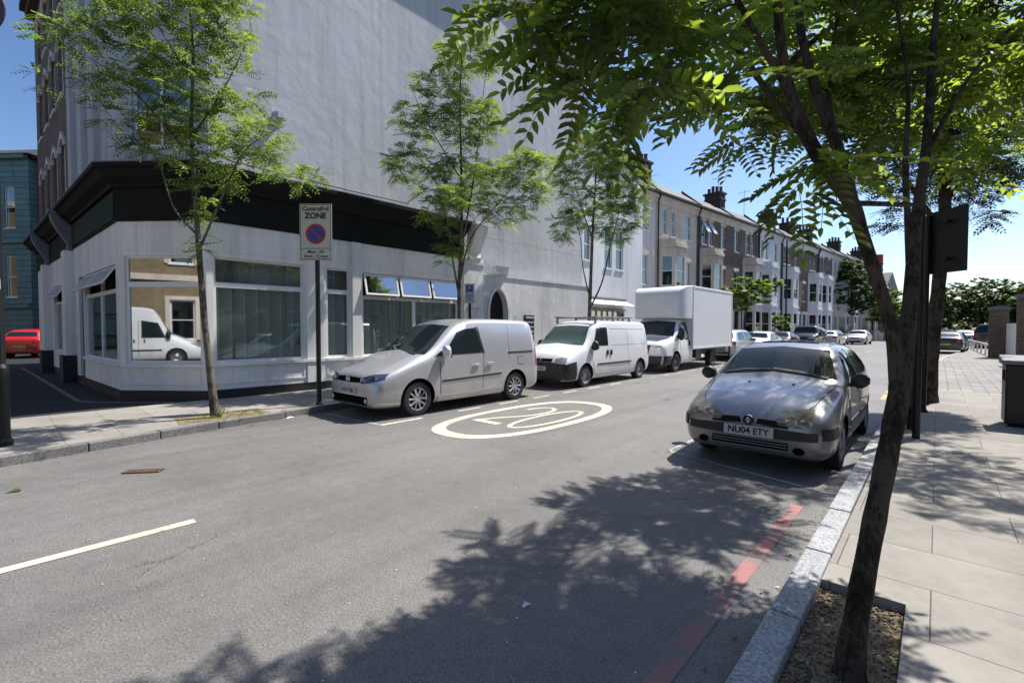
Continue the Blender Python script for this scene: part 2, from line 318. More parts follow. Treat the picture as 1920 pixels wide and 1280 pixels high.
def carpaint(name, col, metal=.0, rough=.35):
    m = plain(name, col, rough, metal, coat=.8); t = m.node_tree; b = t.nodes['Principled BSDF']; tc = N(t, 'ShaderNodeTexCoord'); sx = N(t, 'ShaderNodeSeparateXYZ'); t.links.new(tc.outputs['Object'], sx.inputs[0])
    no = N(t, 'ShaderNodeTexNoise', Scale=7.0, Detail=7.0, Roughness=.7); t.links.new(tc.outputs['Object'], no.inputs['Vector'])
    mr = N(t, 'ShaderNodeMapRange'); mr.inputs['From Min'].default_value = .75; mr.inputs['From Max'].default_value = .22; mr.inputs['To Max'].default_value = .75; t.links.new(sx.outputs[2], mr.inputs[0])
    mu = N(t, 'ShaderNodeMath', operation='MULTIPLY'); t.links.new(mr.outputs[0], mu.inputs[0]); t.links.new(no.outputs[0], mu.inputs[1])
    mx = N(t, 'ShaderNodeMix', data_type='RGBA'); mx.inputs[6].default_value = C(col); mx.inputs[7].default_value = (.16, .14, .12, 1); t.links.new(mu.outputs[0], mx.inputs[0]); t.links.new(mx.outputs[2], b.inputs['Base Color'])
    return m
p_silver = carpaint('paint_silver', (.54, .54, .555), .5, .32); p_white = carpaint('paint_white', (.72, .73, .74), 0, .4); p_clio = carpaint('paint_grey_silver', (.25, .255, .275), .5, .33)
p_red = carpaint('paint_red', (.55, .012, .012)); p_black = carpaint('paint_black', (.012, .013, .015)); p_box = plain('box_white', (.70, .715, .74), .45, var=.04, scale=2)
p_dred = carpaint('paint_dark', (.03, .012, .014)); p_lsil = carpaint('paint_light_silver', (.5, .52, .54), .4)
# ================================================================ ground, road, kerbs
LK = [(-5.0, -60), (-7.2, -14), (-7.6, -4), (-8.05, 0), (-8.55, 2.4), (-8.85, 4.6), (-8.9, 24), (-8.3, 42), (-7.1, 76), (-5, 140)]
RK = [(-.65, -60), (-.65, 18), (.25, 34), (1.6, 46), (4.5, 76), (11, 140)]
def offs(poly, d): return [(x + d, y) for x, y in poly]
def sheet(name, poly, z, mat, **k):
    b = MB(); n = len(poly); b.add([(x, y, z) for x, y in poly], [tuple(range(n))]); o = b.build(name, mat, fixn=False)
    if o.data.polygons[0].normal.z < 0: o.data.flip_normals()
    tag(o, kind='structure'); return o
def strip(name, pa, pb, z, mat):
    b = MB(); n = len(pa); b.add([(x, y, z) for x, y in pa] + [(x, y, z) for x, y in pb], [(i, n + i, n + i + 1, i + 1) for i in range(n - 1)])
    o = b.build(name, mat, fixn=True)
    if o.data.polygons[0].normal.z < 0: o.data.flip_normals()
    tag(o, kind='structure'); return o
sheet('ground', [(-900, -900), (900, -900), (900, 1200), (-900, 1200)], -.02, asphalt_dk)
sheet('road', [p for p in offs(LK, -.02)] + [p for p in reversed(offs(RK, .02))], 0, asphalt)
KH = .11
strip('left_pavement', [(-11.4, p[1]) if p[1] < 20 else (p[0] - 5.5, p[1]) for p in LK], offs(LK, -.15), KH, slabs)
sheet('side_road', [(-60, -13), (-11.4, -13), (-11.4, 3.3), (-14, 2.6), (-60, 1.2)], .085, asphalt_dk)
b = MB()
xs = [(-11.6, 2.5), (-12.9, 1.35), (-13.4, 1.15), (-26, .7)]
for i in range(len(xs) - 1): b.tube([(xs[i][0], xs[i][1], .06), (xs[i + 1][0], xs[i + 1][1], .06)], .055, 4)
tag(b.build('side_kerb', asphalt), kind='structure')
PITR = (-.49, -.10, 1.2, 3.32)
b = MB()       # right pavement with a tree pit left open
inn = offs(RK, .16)
def rk(y):
    for (x0, y0), (x1, y1) in zip(RK, RK[1:]):
        if y0 <= y <= y1: return x0 + (x1 - x0) * (y - y0) / (y1 - y0)
b.box(PITR[1], 14, -60, 15.4, -.015, KH); b.box(-.49, PITR[1], -60, PITR[2], -.015, KH); b.box(-.49, PITR[1], PITR[3], 12.2, -.015, KH); b.box(-.49, PITR[1], 13.2, 15.4, -.015, KH)
tag(b.build('right_pavement', slabs), kind='structure')
def rstrip(name, y0, y1, mat, w=14, z=KH):
    ys = [y0] + [p[1] for p in RK if y0 < p[1] < y1] + [y1]
    return strip(name, [(rk(y) + .16, y) for y in ys], [(rk(y) + w, y) for y in ys], z, mat)
rstrip('block_crossing', 15.4, 33, blocks); rstrip('far_pavement', 33, 138, slabs)
sheet('tree_pit', [(PITR[0], PITR[2]), (PITR[1], PITR[2]), (PITR[1], PITR[3]), (PITR[0], PITR[3])], .055, soil)
sheet('tree_pit', [(-.49, 12.2), (-.1, 12.2), (-.1, 13.2), (-.49, 13.2)], .07, soil)
sheet('tree_pit', [(-9.45, 2.0), (-8.72, 1.9), (-8.85, 3.3), (-9.5, 3.3)], KH + .004, soil)
sheet('tree_pit', [(-9.7, 7.7), (-9.05, 7.7), (-9.05, 8.7), (-9.7, 8.7)], KH + .004, soil)
rnd = random.Random(4)
def kerb(name, poly, side, w=.15, mat=granite):
    b = MB()
    for (x0, y0), (x1, y1) in zip(poly, poly[1:]):
        if y1 < -6: continue
        L = math.hypot(x1 - x0, y1 - y0); n = max(1, round(L / .95)); M = frame((x0, y0, 0), (x1, y1, 0)); b.M = M
        for i in range(n):
            a, c = i * L / n + .005, (i + 1) * L / n - .005; j = rnd.uniform(-.004, .004)
            if side > 0: b.box(a, c, -w + j, j, -.01, KH + .006 + j)
            else: b.box(a, c, j, w + j, -.01, KH + .006 + j)
    b.M = None
    tag(b.build(name, mat, bevel=.012), kind='structure')
kerb('right_kerb', RK, 1); kerb('left_kerb', LK, -1, mat=speckle('shaded_kerb', [(.3, (.10, .10, .10)), (.47, (.2, .195, .19)), (.6, (.28, .27, .26))], 45, .35, 2.0, bump=.3))  # darker copy of the granite: shade on the left kerb is in its colour
# soil debris: wood chips and stones in the near pit
b = MB()
for i in range(1500):
    x = rnd.uniform(PITR[0], PITR[1]); y = rnd.uniform(1.9, PITR[3]); s = rnd.uniform(.002, .008) * (2.0 if rnd.random() < .06 else 1)
    b.M = Matrix.Translation((x, y, .058 + s * .4)) @ Matrix.Rotation(rnd.uniform(0, 6.3), 4, 'Z') @ Matrix.Rotation(rnd.uniform(-.5, .5), 4, 'X')
    b.mi = rnd.choice((0, 0, 0, 1, 2)); b.box(-s, s, -s * .5, s * .5, -s * .3, s * .3)
chip2 = plain('chip_pale', (.34, .27, .18), .9); chip3 = plain('chip_brown', (.12, .08, .05), .9)
b.M = None; tag(b.build('pit_debris', [soil, chip2, chip3]), kind='stuff', label='wood chips and gravel scattered in the near tree pit', cat='debris')
# ---------------- markings
def line(name, pts, w, mat, z=.004):
    b = MB(); n = len(pts); L = []; Rr = []
    for i, p in enumerate(pts):
        q0 = Vector(pts[max(i - 1, 0)]); q1 = Vector(pts[min(i + 1, n - 1)]); d = (q1 - q0).normalized(); nn = Vector((-d.y, d.x)) * w / 2; p = Vector(p)
        L.append((p.x + nn.x, p.y + nn.y, z)); Rr.append((p.x - nn.x, p.y - nn.y, z))
    b.add(L + Rr, [(i, n + i, n + i + 1, i + 1) for i in range(n - 1)]); o = b.build(name, mat)
    if o.data.polygons[0].normal.z < 0: o.data.flip_normals()
    return tag(o, kind='structure')
line('centre_line', [(-4.6, -1.2), (-4.6, 1.1)], .1, white_line)
line('centre_line', [(-4.6, -7.2), (-4.6, -4.2)], .1, white_line)
for y in (15.5, 21.5, 27.5, 33.5, 39.5):
    line('centre_line', [(-4.1 + (y - 15) * .02, y), (-4.1 + (y - 12) * .02, y + 3)], .1, white_worn)
line('red_line', [(-.93, -6), (-.92, 4.9)], .10, red_line)
line('red_line', [(-7.75, -3.8), (-8.2, 0), (-8.55, 1.6)], .07, red_line)
line('yellow_line', [(-.9, 13.5), (-.9, 18), (.0, 34), (1.3, 45)], .09, yellow_line)
line('bay_line', [(-2.62, 5.95), (-.72, 5.45)], .045, white_worn); line('bay_line', [(-2.6, 5.9), (-2.6, 12)], .04, white_worn)
line('bay_line', [(-6.86, 4.3), (-6.86, 5.15)], .09, white_line); line('bay_line', [(-6.9, 4.3), (-8.6, 4.2)], .06, white_worn)
for i in range(22):
    y = 6.05 + i * 1.15; line('bay_line', [(-6.9, y), (-6.9, y + .6)], .07, white_line if i < 6 else white_worn)
# roundel: ring and figures
def ring(cx, cy, a, b_, w, n=72, p=2.5):
    m = MB(); vi = []
    for k in range(n):
        t = 2 * math.pi * k / n; c, s = math.cos(t), math.sin(t); q = (abs(c) ** p + abs(s) ** p) ** (-1 / p)
        x, y = a * c * q, b_ * s * q
        vi += [(cx + x, cy + y, .004), (cx + x * (1 - w / a), cy + y * (1 - w * 1.45 / b_), .004)]
    m.add(vi, [(2 * k, (2 * k + 2) % (2 * n), (2 * k + 3) % (2 * n), 2 * k + 1) for k in range(n)]); return m
r_ = ring(-5.5, 6.62, .97, 2.10, .17).build('speed_roundel', white_line)
if r_.data.polygons[0].normal.z < 0: r_.data.flip_normals()
tag(r_, kind='structure')
Z0 = [(-5.13 + .27 * math.cos(t), 6.62 + .98 * math.sin(t)) for t in [2 * math.pi * k / 32 for k in range(33)]]
line('speed_figure', [(x if abs(x + 5.13) < .2 else x, y) for x, y in Z0], .085, white_line)
two = [(-6.0, 7.05)] + [(-5.76 + .25 * math.cos(t), 7.05 + .5 * math.sin(t)) for t in [math.pi - math.pi * k / 14 for k in range(0, 15)]] + [(-5.53, 6.8), (-5.62, 6.5), (-5.85, 6.1), (-5.98, 5.78)]
line('speed_figure', two, .085, white_line); line('speed_figure', [(-6.05, 5.70), (-5.46, 5.70)], .16, white_line)
# ironwork and litter
ironm = speckle('rusty_iron', [(.3, (.07, .035, .02)), (.6, (.16, .09, .06))], 40, .3)
b = MB(); b.box(-.19, .19, -.065, .065, 0, .012)
for i in range(9): b.box(-.17 + i * .04, -.15 + i * .04, -.05, .05, .012, .016)
o = b.build('iron_cover', ironm); o.location = (-6.62, 1.1, .001); o.rotation_euler.z = R(50); tag(o, label='small rusty iron cover set in the asphalt at left', cat='cover')
b = MB(); b.box(-.28, .28, -.22, .22, 0, .01)
for i in range(6): b.box(-.25, .25, -.19 + i * .07, -.165 + i * .07, .01, .016)
paper = plain('paper', (.75, .75, .75), .8)
def litter(name, p, s, lab, mat=paper, z=.006):
    b = MB(); b.add([(-s, -s * .6, 0), (s, -s * .5, .01), (s * .9, s * .5, .004), (0, s * .7, .02), (-s * .8, s * .5, 0)], [(0, 1, 2, 3, 4)])
    b.add([(-s, -s * .6, -.004), (s, -s * .5, .004), (s * .9, s * .5, -.002), (0, s * .7, .012), (-s * .8, s * .5, -.004)], [(4, 3, 2, 1, 0)])
    o = b.build(name, mat); o.location = (*p, z); o.rotation_euler.z = rnd.uniform(0, 3); tag(o, label=lab, cat='litter'); return o
litter('paper_scrap', (-8.62, 3.55), .07, 'crumpled white paper lying in the left gutter by the tree')
litter('paper_scrap', (-.83, 6.3), .04, 'white scrap at the right kerb beside the grey hatchback')
litter('cigarette_end', (-1.75, 2.05), .022, 'tiny white cigarette end lying in the dappled shade on the road')
litter('green_leaf', (-6.75, .1), .05, 'fallen green leaf on the road at far left', MATS['leaf_lime'])
# ================================================================ wall helper
def wall(b, L, z0, z1, ops, dep=.14, u0=0.0, zt=None):
    """wall in local frame: x along, outer face y=0, building towards +y. ops: (u0,u1,v0,v1). zt(u): optional sloping top"""
    us = sorted({u0, L} | {o[0] for o in ops} | {o[1] for o in ops}); vs_ = sorted({z0, z1} | {o[2] for o in ops} | {o[3] for o in ops})
    for i in range(len(us) - 1):
        for j in range(len(vs_) - 1):
            cu, cv = (us[i] + us[i + 1]) / 2, (vs_[j] + vs_[j + 1]) / 2
            if any(o[0] < cu < o[1] and o[2] < cv < o[3] for o in ops): continue
            t0 = t1 = vs_[j + 1]
            if zt and j == len(vs_) - 2: t0, t1 = zt(us[i]), zt(us[i + 1])
            b.quad((us[i], 0, vs_[j]), (us[i + 1], 0, vs_[j]), (us[i + 1], 0, t1), (us[i], 0, t0))
    for a, c, d, e in ops:
        b.quad((a, 0, d), (c, 0, d), (c, dep, d), (a, dep, d)); b.quad((a, 0, e), (a, dep, e), (c, dep, e), (c, 0, e))
        b.quad((a, 0, d), (a, dep, d), (a, dep, e), (a, 0, e)); b.quad((c, 0, d), (c, 0, e), (c, dep, e), (c, dep, d))
def window(parent, M, a, c, d, e, dep=.1, style='sash', glass=None, fm=None, fw=.055, back='dark', sill=True, mull=0, name='window'):
    fm = fm or trimw; glass = glass or glass_d; b = MB(); b.M = M; y0, y1 = dep, dep + .06
    b.box(a, a + fw, y0, y1, d, e); b.box(c - fw, c, y0, y1, d, e); b.box(a + fw, c - fw, y0, y1, d, d + fw); b.box(a + fw, c - fw, y0, y1, e - fw, e)
    if style == 'sash':
        m = (d + e) / 2; b.box(a + fw, c - fw, y0 - .01, y1 - .003, m - .025, m + .025)
    for i in range(mull):
        x = a + (c - a) * (i + 1) / (mull + 1); b.box(x - fw * .4, x + fw * .4, y0 - .005, y1 - .005, d + fw, e - fw)
    if sill: b.box(a - .05, c + .05, -.06, y0 + .02, d - .07, d + .003)
    o = b.build(name, fm, parent)
    g = MB(); g.M = M; g.box(a + fw * .6, c - fw * .6, y0 + .025, y0 + .032, d + fw * .6, e - fw * .6); g.build('pane', glass, o)
    k = MB(); k.M = M; yy = y1 + .05 if back != 'room' else y1 + 1.2
    if back == 'curtain':
        n = 10; w = (c - a) / n
        k.add([(a + i * w, yy + (.03 if i % 2 else 0), zz) for zz in (d, e) for i in range(n + 1)], [(i, i + 1, n + 2 + i, n + 1 + i) for i in range(n)])
        k.build('curtain', curtain, o)
    elif back == 'blind': k.quad((a, yy, d), (c, yy, d), (c, yy, e), (a, yy, e)); k.build('blind', blind, o)
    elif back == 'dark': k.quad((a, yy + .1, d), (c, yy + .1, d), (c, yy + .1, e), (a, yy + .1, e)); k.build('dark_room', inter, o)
    return o
def chimney(parent, M, x, y, z0, w, d, h, pots, bm, pm):
    b = MB(); b.M = M; b.box(x - w / 2, x + w / 2, y, y + d, z0, z0 + h); b.box(x - w / 2 - .06, x + w / 2 + .06, y - .06, y + d + .06, z0 + h * .72, z0 + h * .8)
    b.box(x - w / 2 - .1, x + w / 2 + .1, y - .1, y + d + .1, z0 + h, z0 + h + .14); o = b.build('chimney', bm, parent)
    for i in range(pots):
        px = x; py = y + d * (i + .5) / pots; q = MB(); q.M = M; hh = .38 + .15 * ((i * 7) % 3) / 2
        q.lathe([(.0, z0 + h + .14), (.13, z0 + h + .14), (.11, z0 + h + .14 + hh), (.14, z0 + h + .2 + hh), (.08, z0 + h + .2 + hh), (0, z0 + h + hh)], 10, 'z', (px, py, 0)); q.build('chimney_pot', pm, o)
    return o
# ================================================================ corner building
CB = empty('corner_building', (-11.35, 3.0, 0), label='tall pale rendered corner building with black fascia above a white shop front', cat='building')
def cbM(p, q):
    return Matrix.Translation((11.35, -3.0, 0)) @ frame(p, q)
C1 = (-11.35, 3.0, 0); C0 = (-12.84, 1.79, 0); SE = (-26.6, 1.217, 0)
# frames: x runs so that building is on +y (left of travel). side wall: from SE to C0 ; chamfer: C0->C1 ; main: C1 -> north
MS = cbM(SE, C0); LS = math.dist(SE, C0); MC = cbM(C0, C1); LC = math.dist(C0, C1); MM = cbM(C1, (-11.35, 11.05, 0)); LM = 8.05
b = MB(); b.M = MM
ops = [(.13, 2.04, .87, 3.14), (2.60, 3.25, .87, 3.14), (3.60, 6.97, .87, 3.10)]
wall(b, LM, .30, 3.86, ops, .12)
for a, c in ((.1, 1.05), (1.15, 2.05), (2.6, 3.25), (3.6, 5.1), (5.25, 6.95)): # raised panels in stall riser
    for x0, x1, z0, z1 in ((a, c, .42, .455), (a, c, .735, .77), (a, a + .035, .455, .735), (c - .035, c, .455, .735)): b.box(x0, x1, -.014, .01, z0, z1)
for a, c in ((.1, 2.05), (2.6, 3.25), (3.6, 6.95)):
    for x0, x1, z0, z1 in ((a, c, 3.26, 3.29), (a, c, 3.72, 3.75), (a, a + .03, 3.29, 3.72), (c - .03, c, 3.29, 3.72)): b.box(x0, x1, -.012, .01, z0, z1)
for a, c in ((2.1, 2.53), (3.3, 3.55)): b.box(a, c, -.03, .01, .30, 3.86)
b.box(-.0, LM - .95, -.05, .02, .80, .868)
b.M = MC
wall(b, LC, .30, 3.86, [(.12, LC - .12, .87, 3.14)], .12)
for x0, x1, z0, z1 in ((.15, LC - .15, .42, .455), (.15, LC - .15, .735, .77), (.15, .185, .455, .735), (LC - .185, LC - .15, .455, .735), (.13, LC - .13, 3.26, 3.29), (.13, LC - .13, 3.72, 3.75)): b.box(x0, x1, -.014, .01, z0, z1)
b.box(0, LC, -.05, .02, .80, .868)
b.M = MS
so_ = [(LS - 4.0, LS - .28, .87, 3.0), (LS - 4.75, LS - 4.1, .3, 3.0), (LS - 9.6, LS - 7.0, .87, 3.0)]
wall(b, LS, .30, 3.86, so_, .12)
b.box(LS - 4.0, LS, -.05, .02, .80, .868)
b.build('shop_front', whitep, CB)
b = MB()
for M, L, e0, e1 in ((MM, LM - .95, 0, 0), (MC, LC, 0, 0), (MS, LS, 0, 0)): b.M = M; b.box(0, L, -.02, .1, 0, .302)
b.M = MM; b.box(LM - .95, LM, -.05, .2, 0, .45)
b.M = MS
for x in (LS - 5.6, LS - 10.3): b.box(x - .32, x + .32, -.3, .05, 0, .85)
b.build('plinth', plinthm, CB)
# fascia: swept polygon line following the shop line
def sweep(b, path, prof):   # path list of xy (building on left), prof (out, z)
    n = len(path); pts = []
    for i, p in enumerate(path):
        p = Vector(p); ds = []
        if i > 0: ds.append((p - Vector(path[i - 1])).normalized())
        if i < n - 1: ds.append((Vector(path[i + 1]) - p).normalized())
        nn = Vector((0, 0))
        for d in ds: nn += Vector((d.y, -d.x))
        nn.normalize(); k = 1 / max(.5, nn.dot(Vector((ds[0].y, -ds[0].x))))
        pts.append([(p.x + nn.x * o_ * k, p.y + nn.y * o_ * k, z) for o_, z in prof])
    m = len(prof); b.add([q for r in pts for q in r], [(i * m + j, (i + 1) * m + j, (i + 1) * m + (j + 1) % m, i * m + (j + 1) % m) for i in range(n - 1) for j in range(m)] + [tuple(range(m)), tuple((n - 1) * m + j for j in range(m))[::-1]])
T = Matrix.Translation((11.35, -3.0, 0))
path = [SE[:2], C0[:2], C1[:2], (-11.35, 10.2)]
b = MB(); b.M = T; sweep(b, path, [(-.3, 3.86), (.03, 3.86), (.03, 4.55), (-.3, 4.55)]); b.build('fascia', blackp, CB)
b = MB(); b.M = T; sweep(b, path, [(-.5, 4.551), (.10, 4.551), (.12, 4.62), (.26, 4.72), (.34, 4.86), (.40, 4.88), (.40, 4.96), (-.5, 5.02)]); b.build('cornice', blackp, CB)
b = MB(); b.M = T; sweep(b, path[:], [(.405, 4.965), (.405, 4.99), (-.45, 5.05), (-.45, 5.03)]); b.build('lead_flashing', lead, CB)
b = MB(); b.M = MS; b.box(LS - 5.2, LS - .1, -.05, -.025, 3.92, 4.50); b.build('sign_board', greenp, CB)
# consoles on the side pilasters and end pilaster of main front
def console(M, x, z, mat, w=.3):
    b = MB(); b.M = M
    prof = [(0, z), (-.10, z), (-.14, z + .12), (-.10, z + .3), (-.22, z + .5), (-.36, z + .75), (-.44, z + .95), (-.46, z + 1.12), (0, z + 1.12)]
    b.prism(prof, x - w / 2, x + w / 2, 'x'); b.prism([(-.5, z + 1.12), (0, z + 1.12), (0, z + 1.22), (-.5, z + 1.22)], x - w * .65, x + w * .65, 'x')
    b.lathe([(0, x - w / 2 - .02), (.09, x - w / 2 - .02), (.09, x + w / 2 + .02), (0, x + w / 2 + .02)], 14, 'x', (0, -.30, z + .9)); b.build('console', mat, CB)
for x in (LS - 5.6, LS - 10.3):
    b = MB(); b.M = MS; b.box(x - .26, x + .26, -.22, .02, .85, 3.8); b.build('pilaster', whitep, CB); console(MS, x, 3.7, lead)
b = MB(); b.M = MM; b.box(LM - .9, LM - .02, -.06, .3, .45, 3.7); b.box(LM - .97, LM + .03, -.1, .3, 3.7, 3.8)
for z in (.6, 2.3): b.box(LM - .75, LM - .17, -.085, 0, z, z + .06)
b.build('pilaster', gwall_m, CB)
console(MM, LM - .45, 3.8, gwall_m, .5)
# shop glazing
def glaze(M, a, c, z0, zt, z1, cols_lo, cols_hi, glass, bk='blind', open_hi=False, ghi=None):
    window(CB, M, a, c, z0, zt, .05, 'fixed', glass, trimw, .06, bk, False, 0, 'shop_window') if cols_lo == 1 else [window(CB, M, a + (c - a) * i / cols_lo, a + (c - a) * (i + 1) / cols_lo, z0, zt, .05, 'fixed', glass, trimw, .05, bk, False, 0, 'shop_window') for i in range(cols_lo)]
    for i in range(cols_hi):
        x0, x1 = a + (c - a) * i / cols_hi, a + (c - a) * (i + 1) / cols_hi
        if not open_hi: window(CB, M, x0, x1, zt, z1, .05, 'fixed', ghi or glass, trimw, .05, 'room', False, 0, 'transom_window')
        else:
            # top-hung light pushed open
            fr = window(CB, M, x0, x1, zt, z1, .06, 'fixed', glass_d, trimw, .045, 'dark', False, 0, 'transom_window')
            for ch in list(fr.children):
                if ch.name.startswith('pane'): bpy.data.objects.remove(ch)
            H = z1 - zt - .08; Mo = M @ Matrix.Translation((0, .03, z1 - .04)) @ Matrix.Rotation(R(-open_hi), 4, 'X')
            q = MB(); q.M = Mo; w0, w1 = x0 + .04, x1 - .04; q.box(w0, w1, -.03, 0, -.05, 0); q.box(w0, w1, -.03, 0, -H, -H + .05); q.box(w0, w0 + .05, -.03, 0, -H + .05, -.05); q.box(w1 - .05, w1, -.03, 0, -H + .05, -.05)
            q = q.build('open_light', trimw, fr); g = MB(); g.M = Mo; g.box(w0 + .04, w1 - .04, -.018, -.012, -H + .04, -.04); g.build('pane', glass_m, q)
glaze(MM, .13, 2.04, .87, 2.55, 3.14, 1, 1, glass_s)
glaze(MM, 2.60, 3.25, .87, 2.55, 3.14, 1, 1, glass_s)
glaze(MM, 3.60, 6.97, .87, 2.45, 3.10, 2, 3, glass_s, open_hi=14)
glaze(MC, .12, LC - .12, .87, 2.55, 3.14, 1, 1, glass_m, ghi=glass_m)
glaze(MS, LS - 4.0, LS - .28, .87, 2.45, 3.0, 2, 2, glass_s, 'dark', open_hi=32)
glaze(MS, LS - 9.6, LS - 7.0, .87, 2.45, 3.0, 2, 2, glass_s, 'dark', open_hi=32)
b = MB(); b.M = MS; b.box(LS - 4.73, LS - 4.12, .06, .12, .15, 2.95); d_ = b.build('shop_door', plastic, CB)
b = MB(); b.M = MS; b.box(LS - 4.22, LS - 4.19, .02, .05, .9, 1.5); b.build('handle', chrome, d_)
b = MB(); b.M = MM  # interior: floor, back wall, ceiling
b.box(-.2, 8, 2.2, 2.3, .3, 3.8); b.box(-.2, 8, .3, 2.2, .1, .2); b.box(-.2, 8, .3, 2.2, 3.5, 3.6); b.build('shop_interior', inter2, CB)
b = MB(); b.M = MM; b.lathe([(0, 3.2), (.28, 3.2), (.3, 3.25), (0, 3.3)], 20, 'z', (1.3, 1.2, 0)); b.build('ceiling_lamp', plain('lamp_warm', (.8, .6, .35), .5), CB)
# upper walls
D1 = (-11.75, 3.19, 0); D0 = (-13.3, 1.78, 0); DE = (-26.6, 1.30, 0)
UM = cbM(D1, (-11.75, 17.6, 0)); UC = cbM(D0, D1); UCL = math.dist(D0, D1); US = cbM(DE, D0); USL = math.dist(DE, D0)
def gtop(u): return 13.55 if u >= 14.3 else (14.7 + (14.3 - u) * .05 if False else 12.95 + (14.41 - u) * .24)
b = MB(); b.M = UM; us = [0, 3, 6, 7.2, 8.4, 11, 14.41]
for i in range(len(us) - 1): b.quad((us[i], 0, 0), (us[i + 1], 0, 0), (us[i + 1], 0, gtop(us[i + 1])), (us[i], 0, gtop(us[i])))
b.quad((14.41, 0, 0), (14.41, 9, 0), (14.41, 9, 12.95), (14.41, 0, 12.95))
b.build('gable_wall', gable_m, CB)
b = MB(); b.M = UM
for i in range(len(us) - 1):
    x0, x1 = us[i], us[i + 1]; z0, z1 = gtop(x0), gtop(x1)
    b.add([(x0, -.28, z0), (x1, -.28, z1), (x1, .2, z1), (x0, .2, z0), (x0, -.28, z0 + .16), (x1, -.28, z1 + .16), (x1, .2, z1 + .16), (x0, .2, z0 + .16)],
          [(0, 3, 2, 1), (4, 5, 6, 7), (0, 1, 5, 4), (2, 3, 7, 6), (1, 2, 6, 5), (3, 0, 4, 7)])
b.build('gable_verge', white_m, CB)
b = MB(); b.M = UM; b.box(4.2, 8.1, -.42, 0, 13.2, 17.5); b.prism([(-.42, 13.2), (0, 13.2), (0, 12.6)], 4.2, 8.1, 'x'); b.build('chimney_breast', gable_m, CB)
b = MB(); b.M = UC; cw = [(.45, 1.65, 5.55, 7.1), (.45, 1.65, 9.0, 10.7)]; wall(b, UCL, 4.8, 16, cw, .14); b.build('corner_wall', gable_m, CB)
for a, c, d, e in cw: window(CB, UC, a, c, d, e, .08, 'sash', glass_d, trimw, .06, 'curtain' if d < 6 else 'dark', True, 1)
b = MB(); b.M = US; sw = []
for k in range(4):
    for z0 in (5.6, 8.7, 11.3): sw.append((1.0 + k * 1.7, 1.9 + k * 1.7, z0, z0 + 1.7))
wall(b, USL - 5.0, 4.8, 13.9, sw, .14); b.build('brick_wall', brick_br, CB)
for a, c, d, e in sw:
    window(CB, US, a, c, d, e, .08, 'sash', glass_d, trimw, .06)
for a, c, d, e in sw:
    b = MB(); b.M = US; b.prism([(a - .15, e - .2), (a - .15, e), ((a + c) / 2, e + .35), (c + .15, e), (c + .15, e - .2), (c, e - .2), (c, e - .02), ((a + c) / 2, e + .12), (a, e - .02), (a, e - .2)], -.06, .02, 'y'); b.build('window_arch', cream2_m, CB)
b = MB(); b.M = US; wall(b, USL, 4.8, 16, [], .1, USL - 5.0)
for x in (USL - 4.9, USL - 3.3, USL - 1.7): b.box(x, x + .55, -.12, 0, 4.9, 15.5)
b.build('side_render', gable_m, CB)
b = MB(); b.M = US; b.box(0, USL - 5, -.4, .1, 13.9, 14.15); b.box(0, USL - 5, -.25, .1, 13.65, 13.9); b.build('eaves', brick_dk, CB)
b = MB(); b.M = T # hidden bulk: floor over shop, far side, roof
b.prism([D0[:2], D1[:2], (-11.75, 17.59), (-26.6, 17.59), DE[:2]][::1], 4.78, 4.79); b.quad((-26.6, 1.3, 0), (-26.6, 17.6, 0), (-26.6, 17.6, 13.9), (-26.6, 1.3, 13.9))
b.quad((-26.6, 1.3, 14.0), (-12, 1.9, 14.0), (-12, 17.5, 12.9), (-26.6, 17.5, 12.9)); b.build('roof', slate, CB)
b = MB(); b.M = UM; b.box(1.35, 1.55, -.16, 0, 6.55, 6.73); b.box(1.38, 1.52, -.2, -.16, 6.57, 6.71); b.build('vent_box', gable_m, CB)
b = MB(); b.M = MM; b.tube([(LM - 3.2, -.35, 5.08), (LM - 5, -.36, 5.06), (.3, -.37, 5.10)], .012, 5); b.build('cable', blackmetal, CB)
# ================================================================ yard wall
YW = empty('yard_wall', (-11.35, 11.05, 0), label='grey rendered yard wall with an arched dark doorway and pale coping', cat='wall')
YM = Matrix.Translation((11.35, -11.05, 0)) @ frame((-11.35, 11.05, 0), (-11.35, 17.5, 0))
a0, a1, zs, zp = .3, 1.2, 2.15, 2.95; n = 10
arc = [(a0 + (a1 - a0) / 2 * (1 - math.cos(k / n * math.pi / 2)), zs + (zp - zs) * math.sin(k / n * math.pi / 2)) for k in range(n + 1)]
arc2 = arc + [(a0 + a1 - x, z) for x, z in reversed(arc[:-1])]
b = MB(); b.M = YM; L_ = 6.45
b.quad((0, 0, 0), (a0, 0, 0), (a0, 0, zs), (0, 0, zs)); b.quad((a1, 0, 0), (L_, 0, 0), (L_, 0, zs), (a1, 0, zs)); b.quad((0, 0, zs), (a0, 0, zs), (a0, 0, 3.4), (0, 0, 3.4)); b.quad((a1, 0, zs), (L_, 0, zs), (L_, 0, 3.4), (a1, 0, 3.4))
for (x0, z0), (x1, z1) in zip(arc2, arc2[1:]):
    b.quad((x0, 0, z0), (x1, 0, z1), (x1, 0, 3.4), (x0, 0, 3.4)); b.quad((x0, 0, z0), (x0, .25, z0), (x1, .25, z1), (x1, 0, z1))
b.quad((a0, 0, 0), (a0, .25, 0), (a0, .25, zs), (a0, 0, zs)); b.quad((a1, 0, 0), (a1, 0, zs), (a1, .25, zs), (a1, .25, 0))
b.quad((L_, 0, 0), (L_, 3, 0), (L_, 3, 3.4), (L_, 0, 3.4)); b.build('wall', gwall_m, YW)
b = MB(); b.M = YM
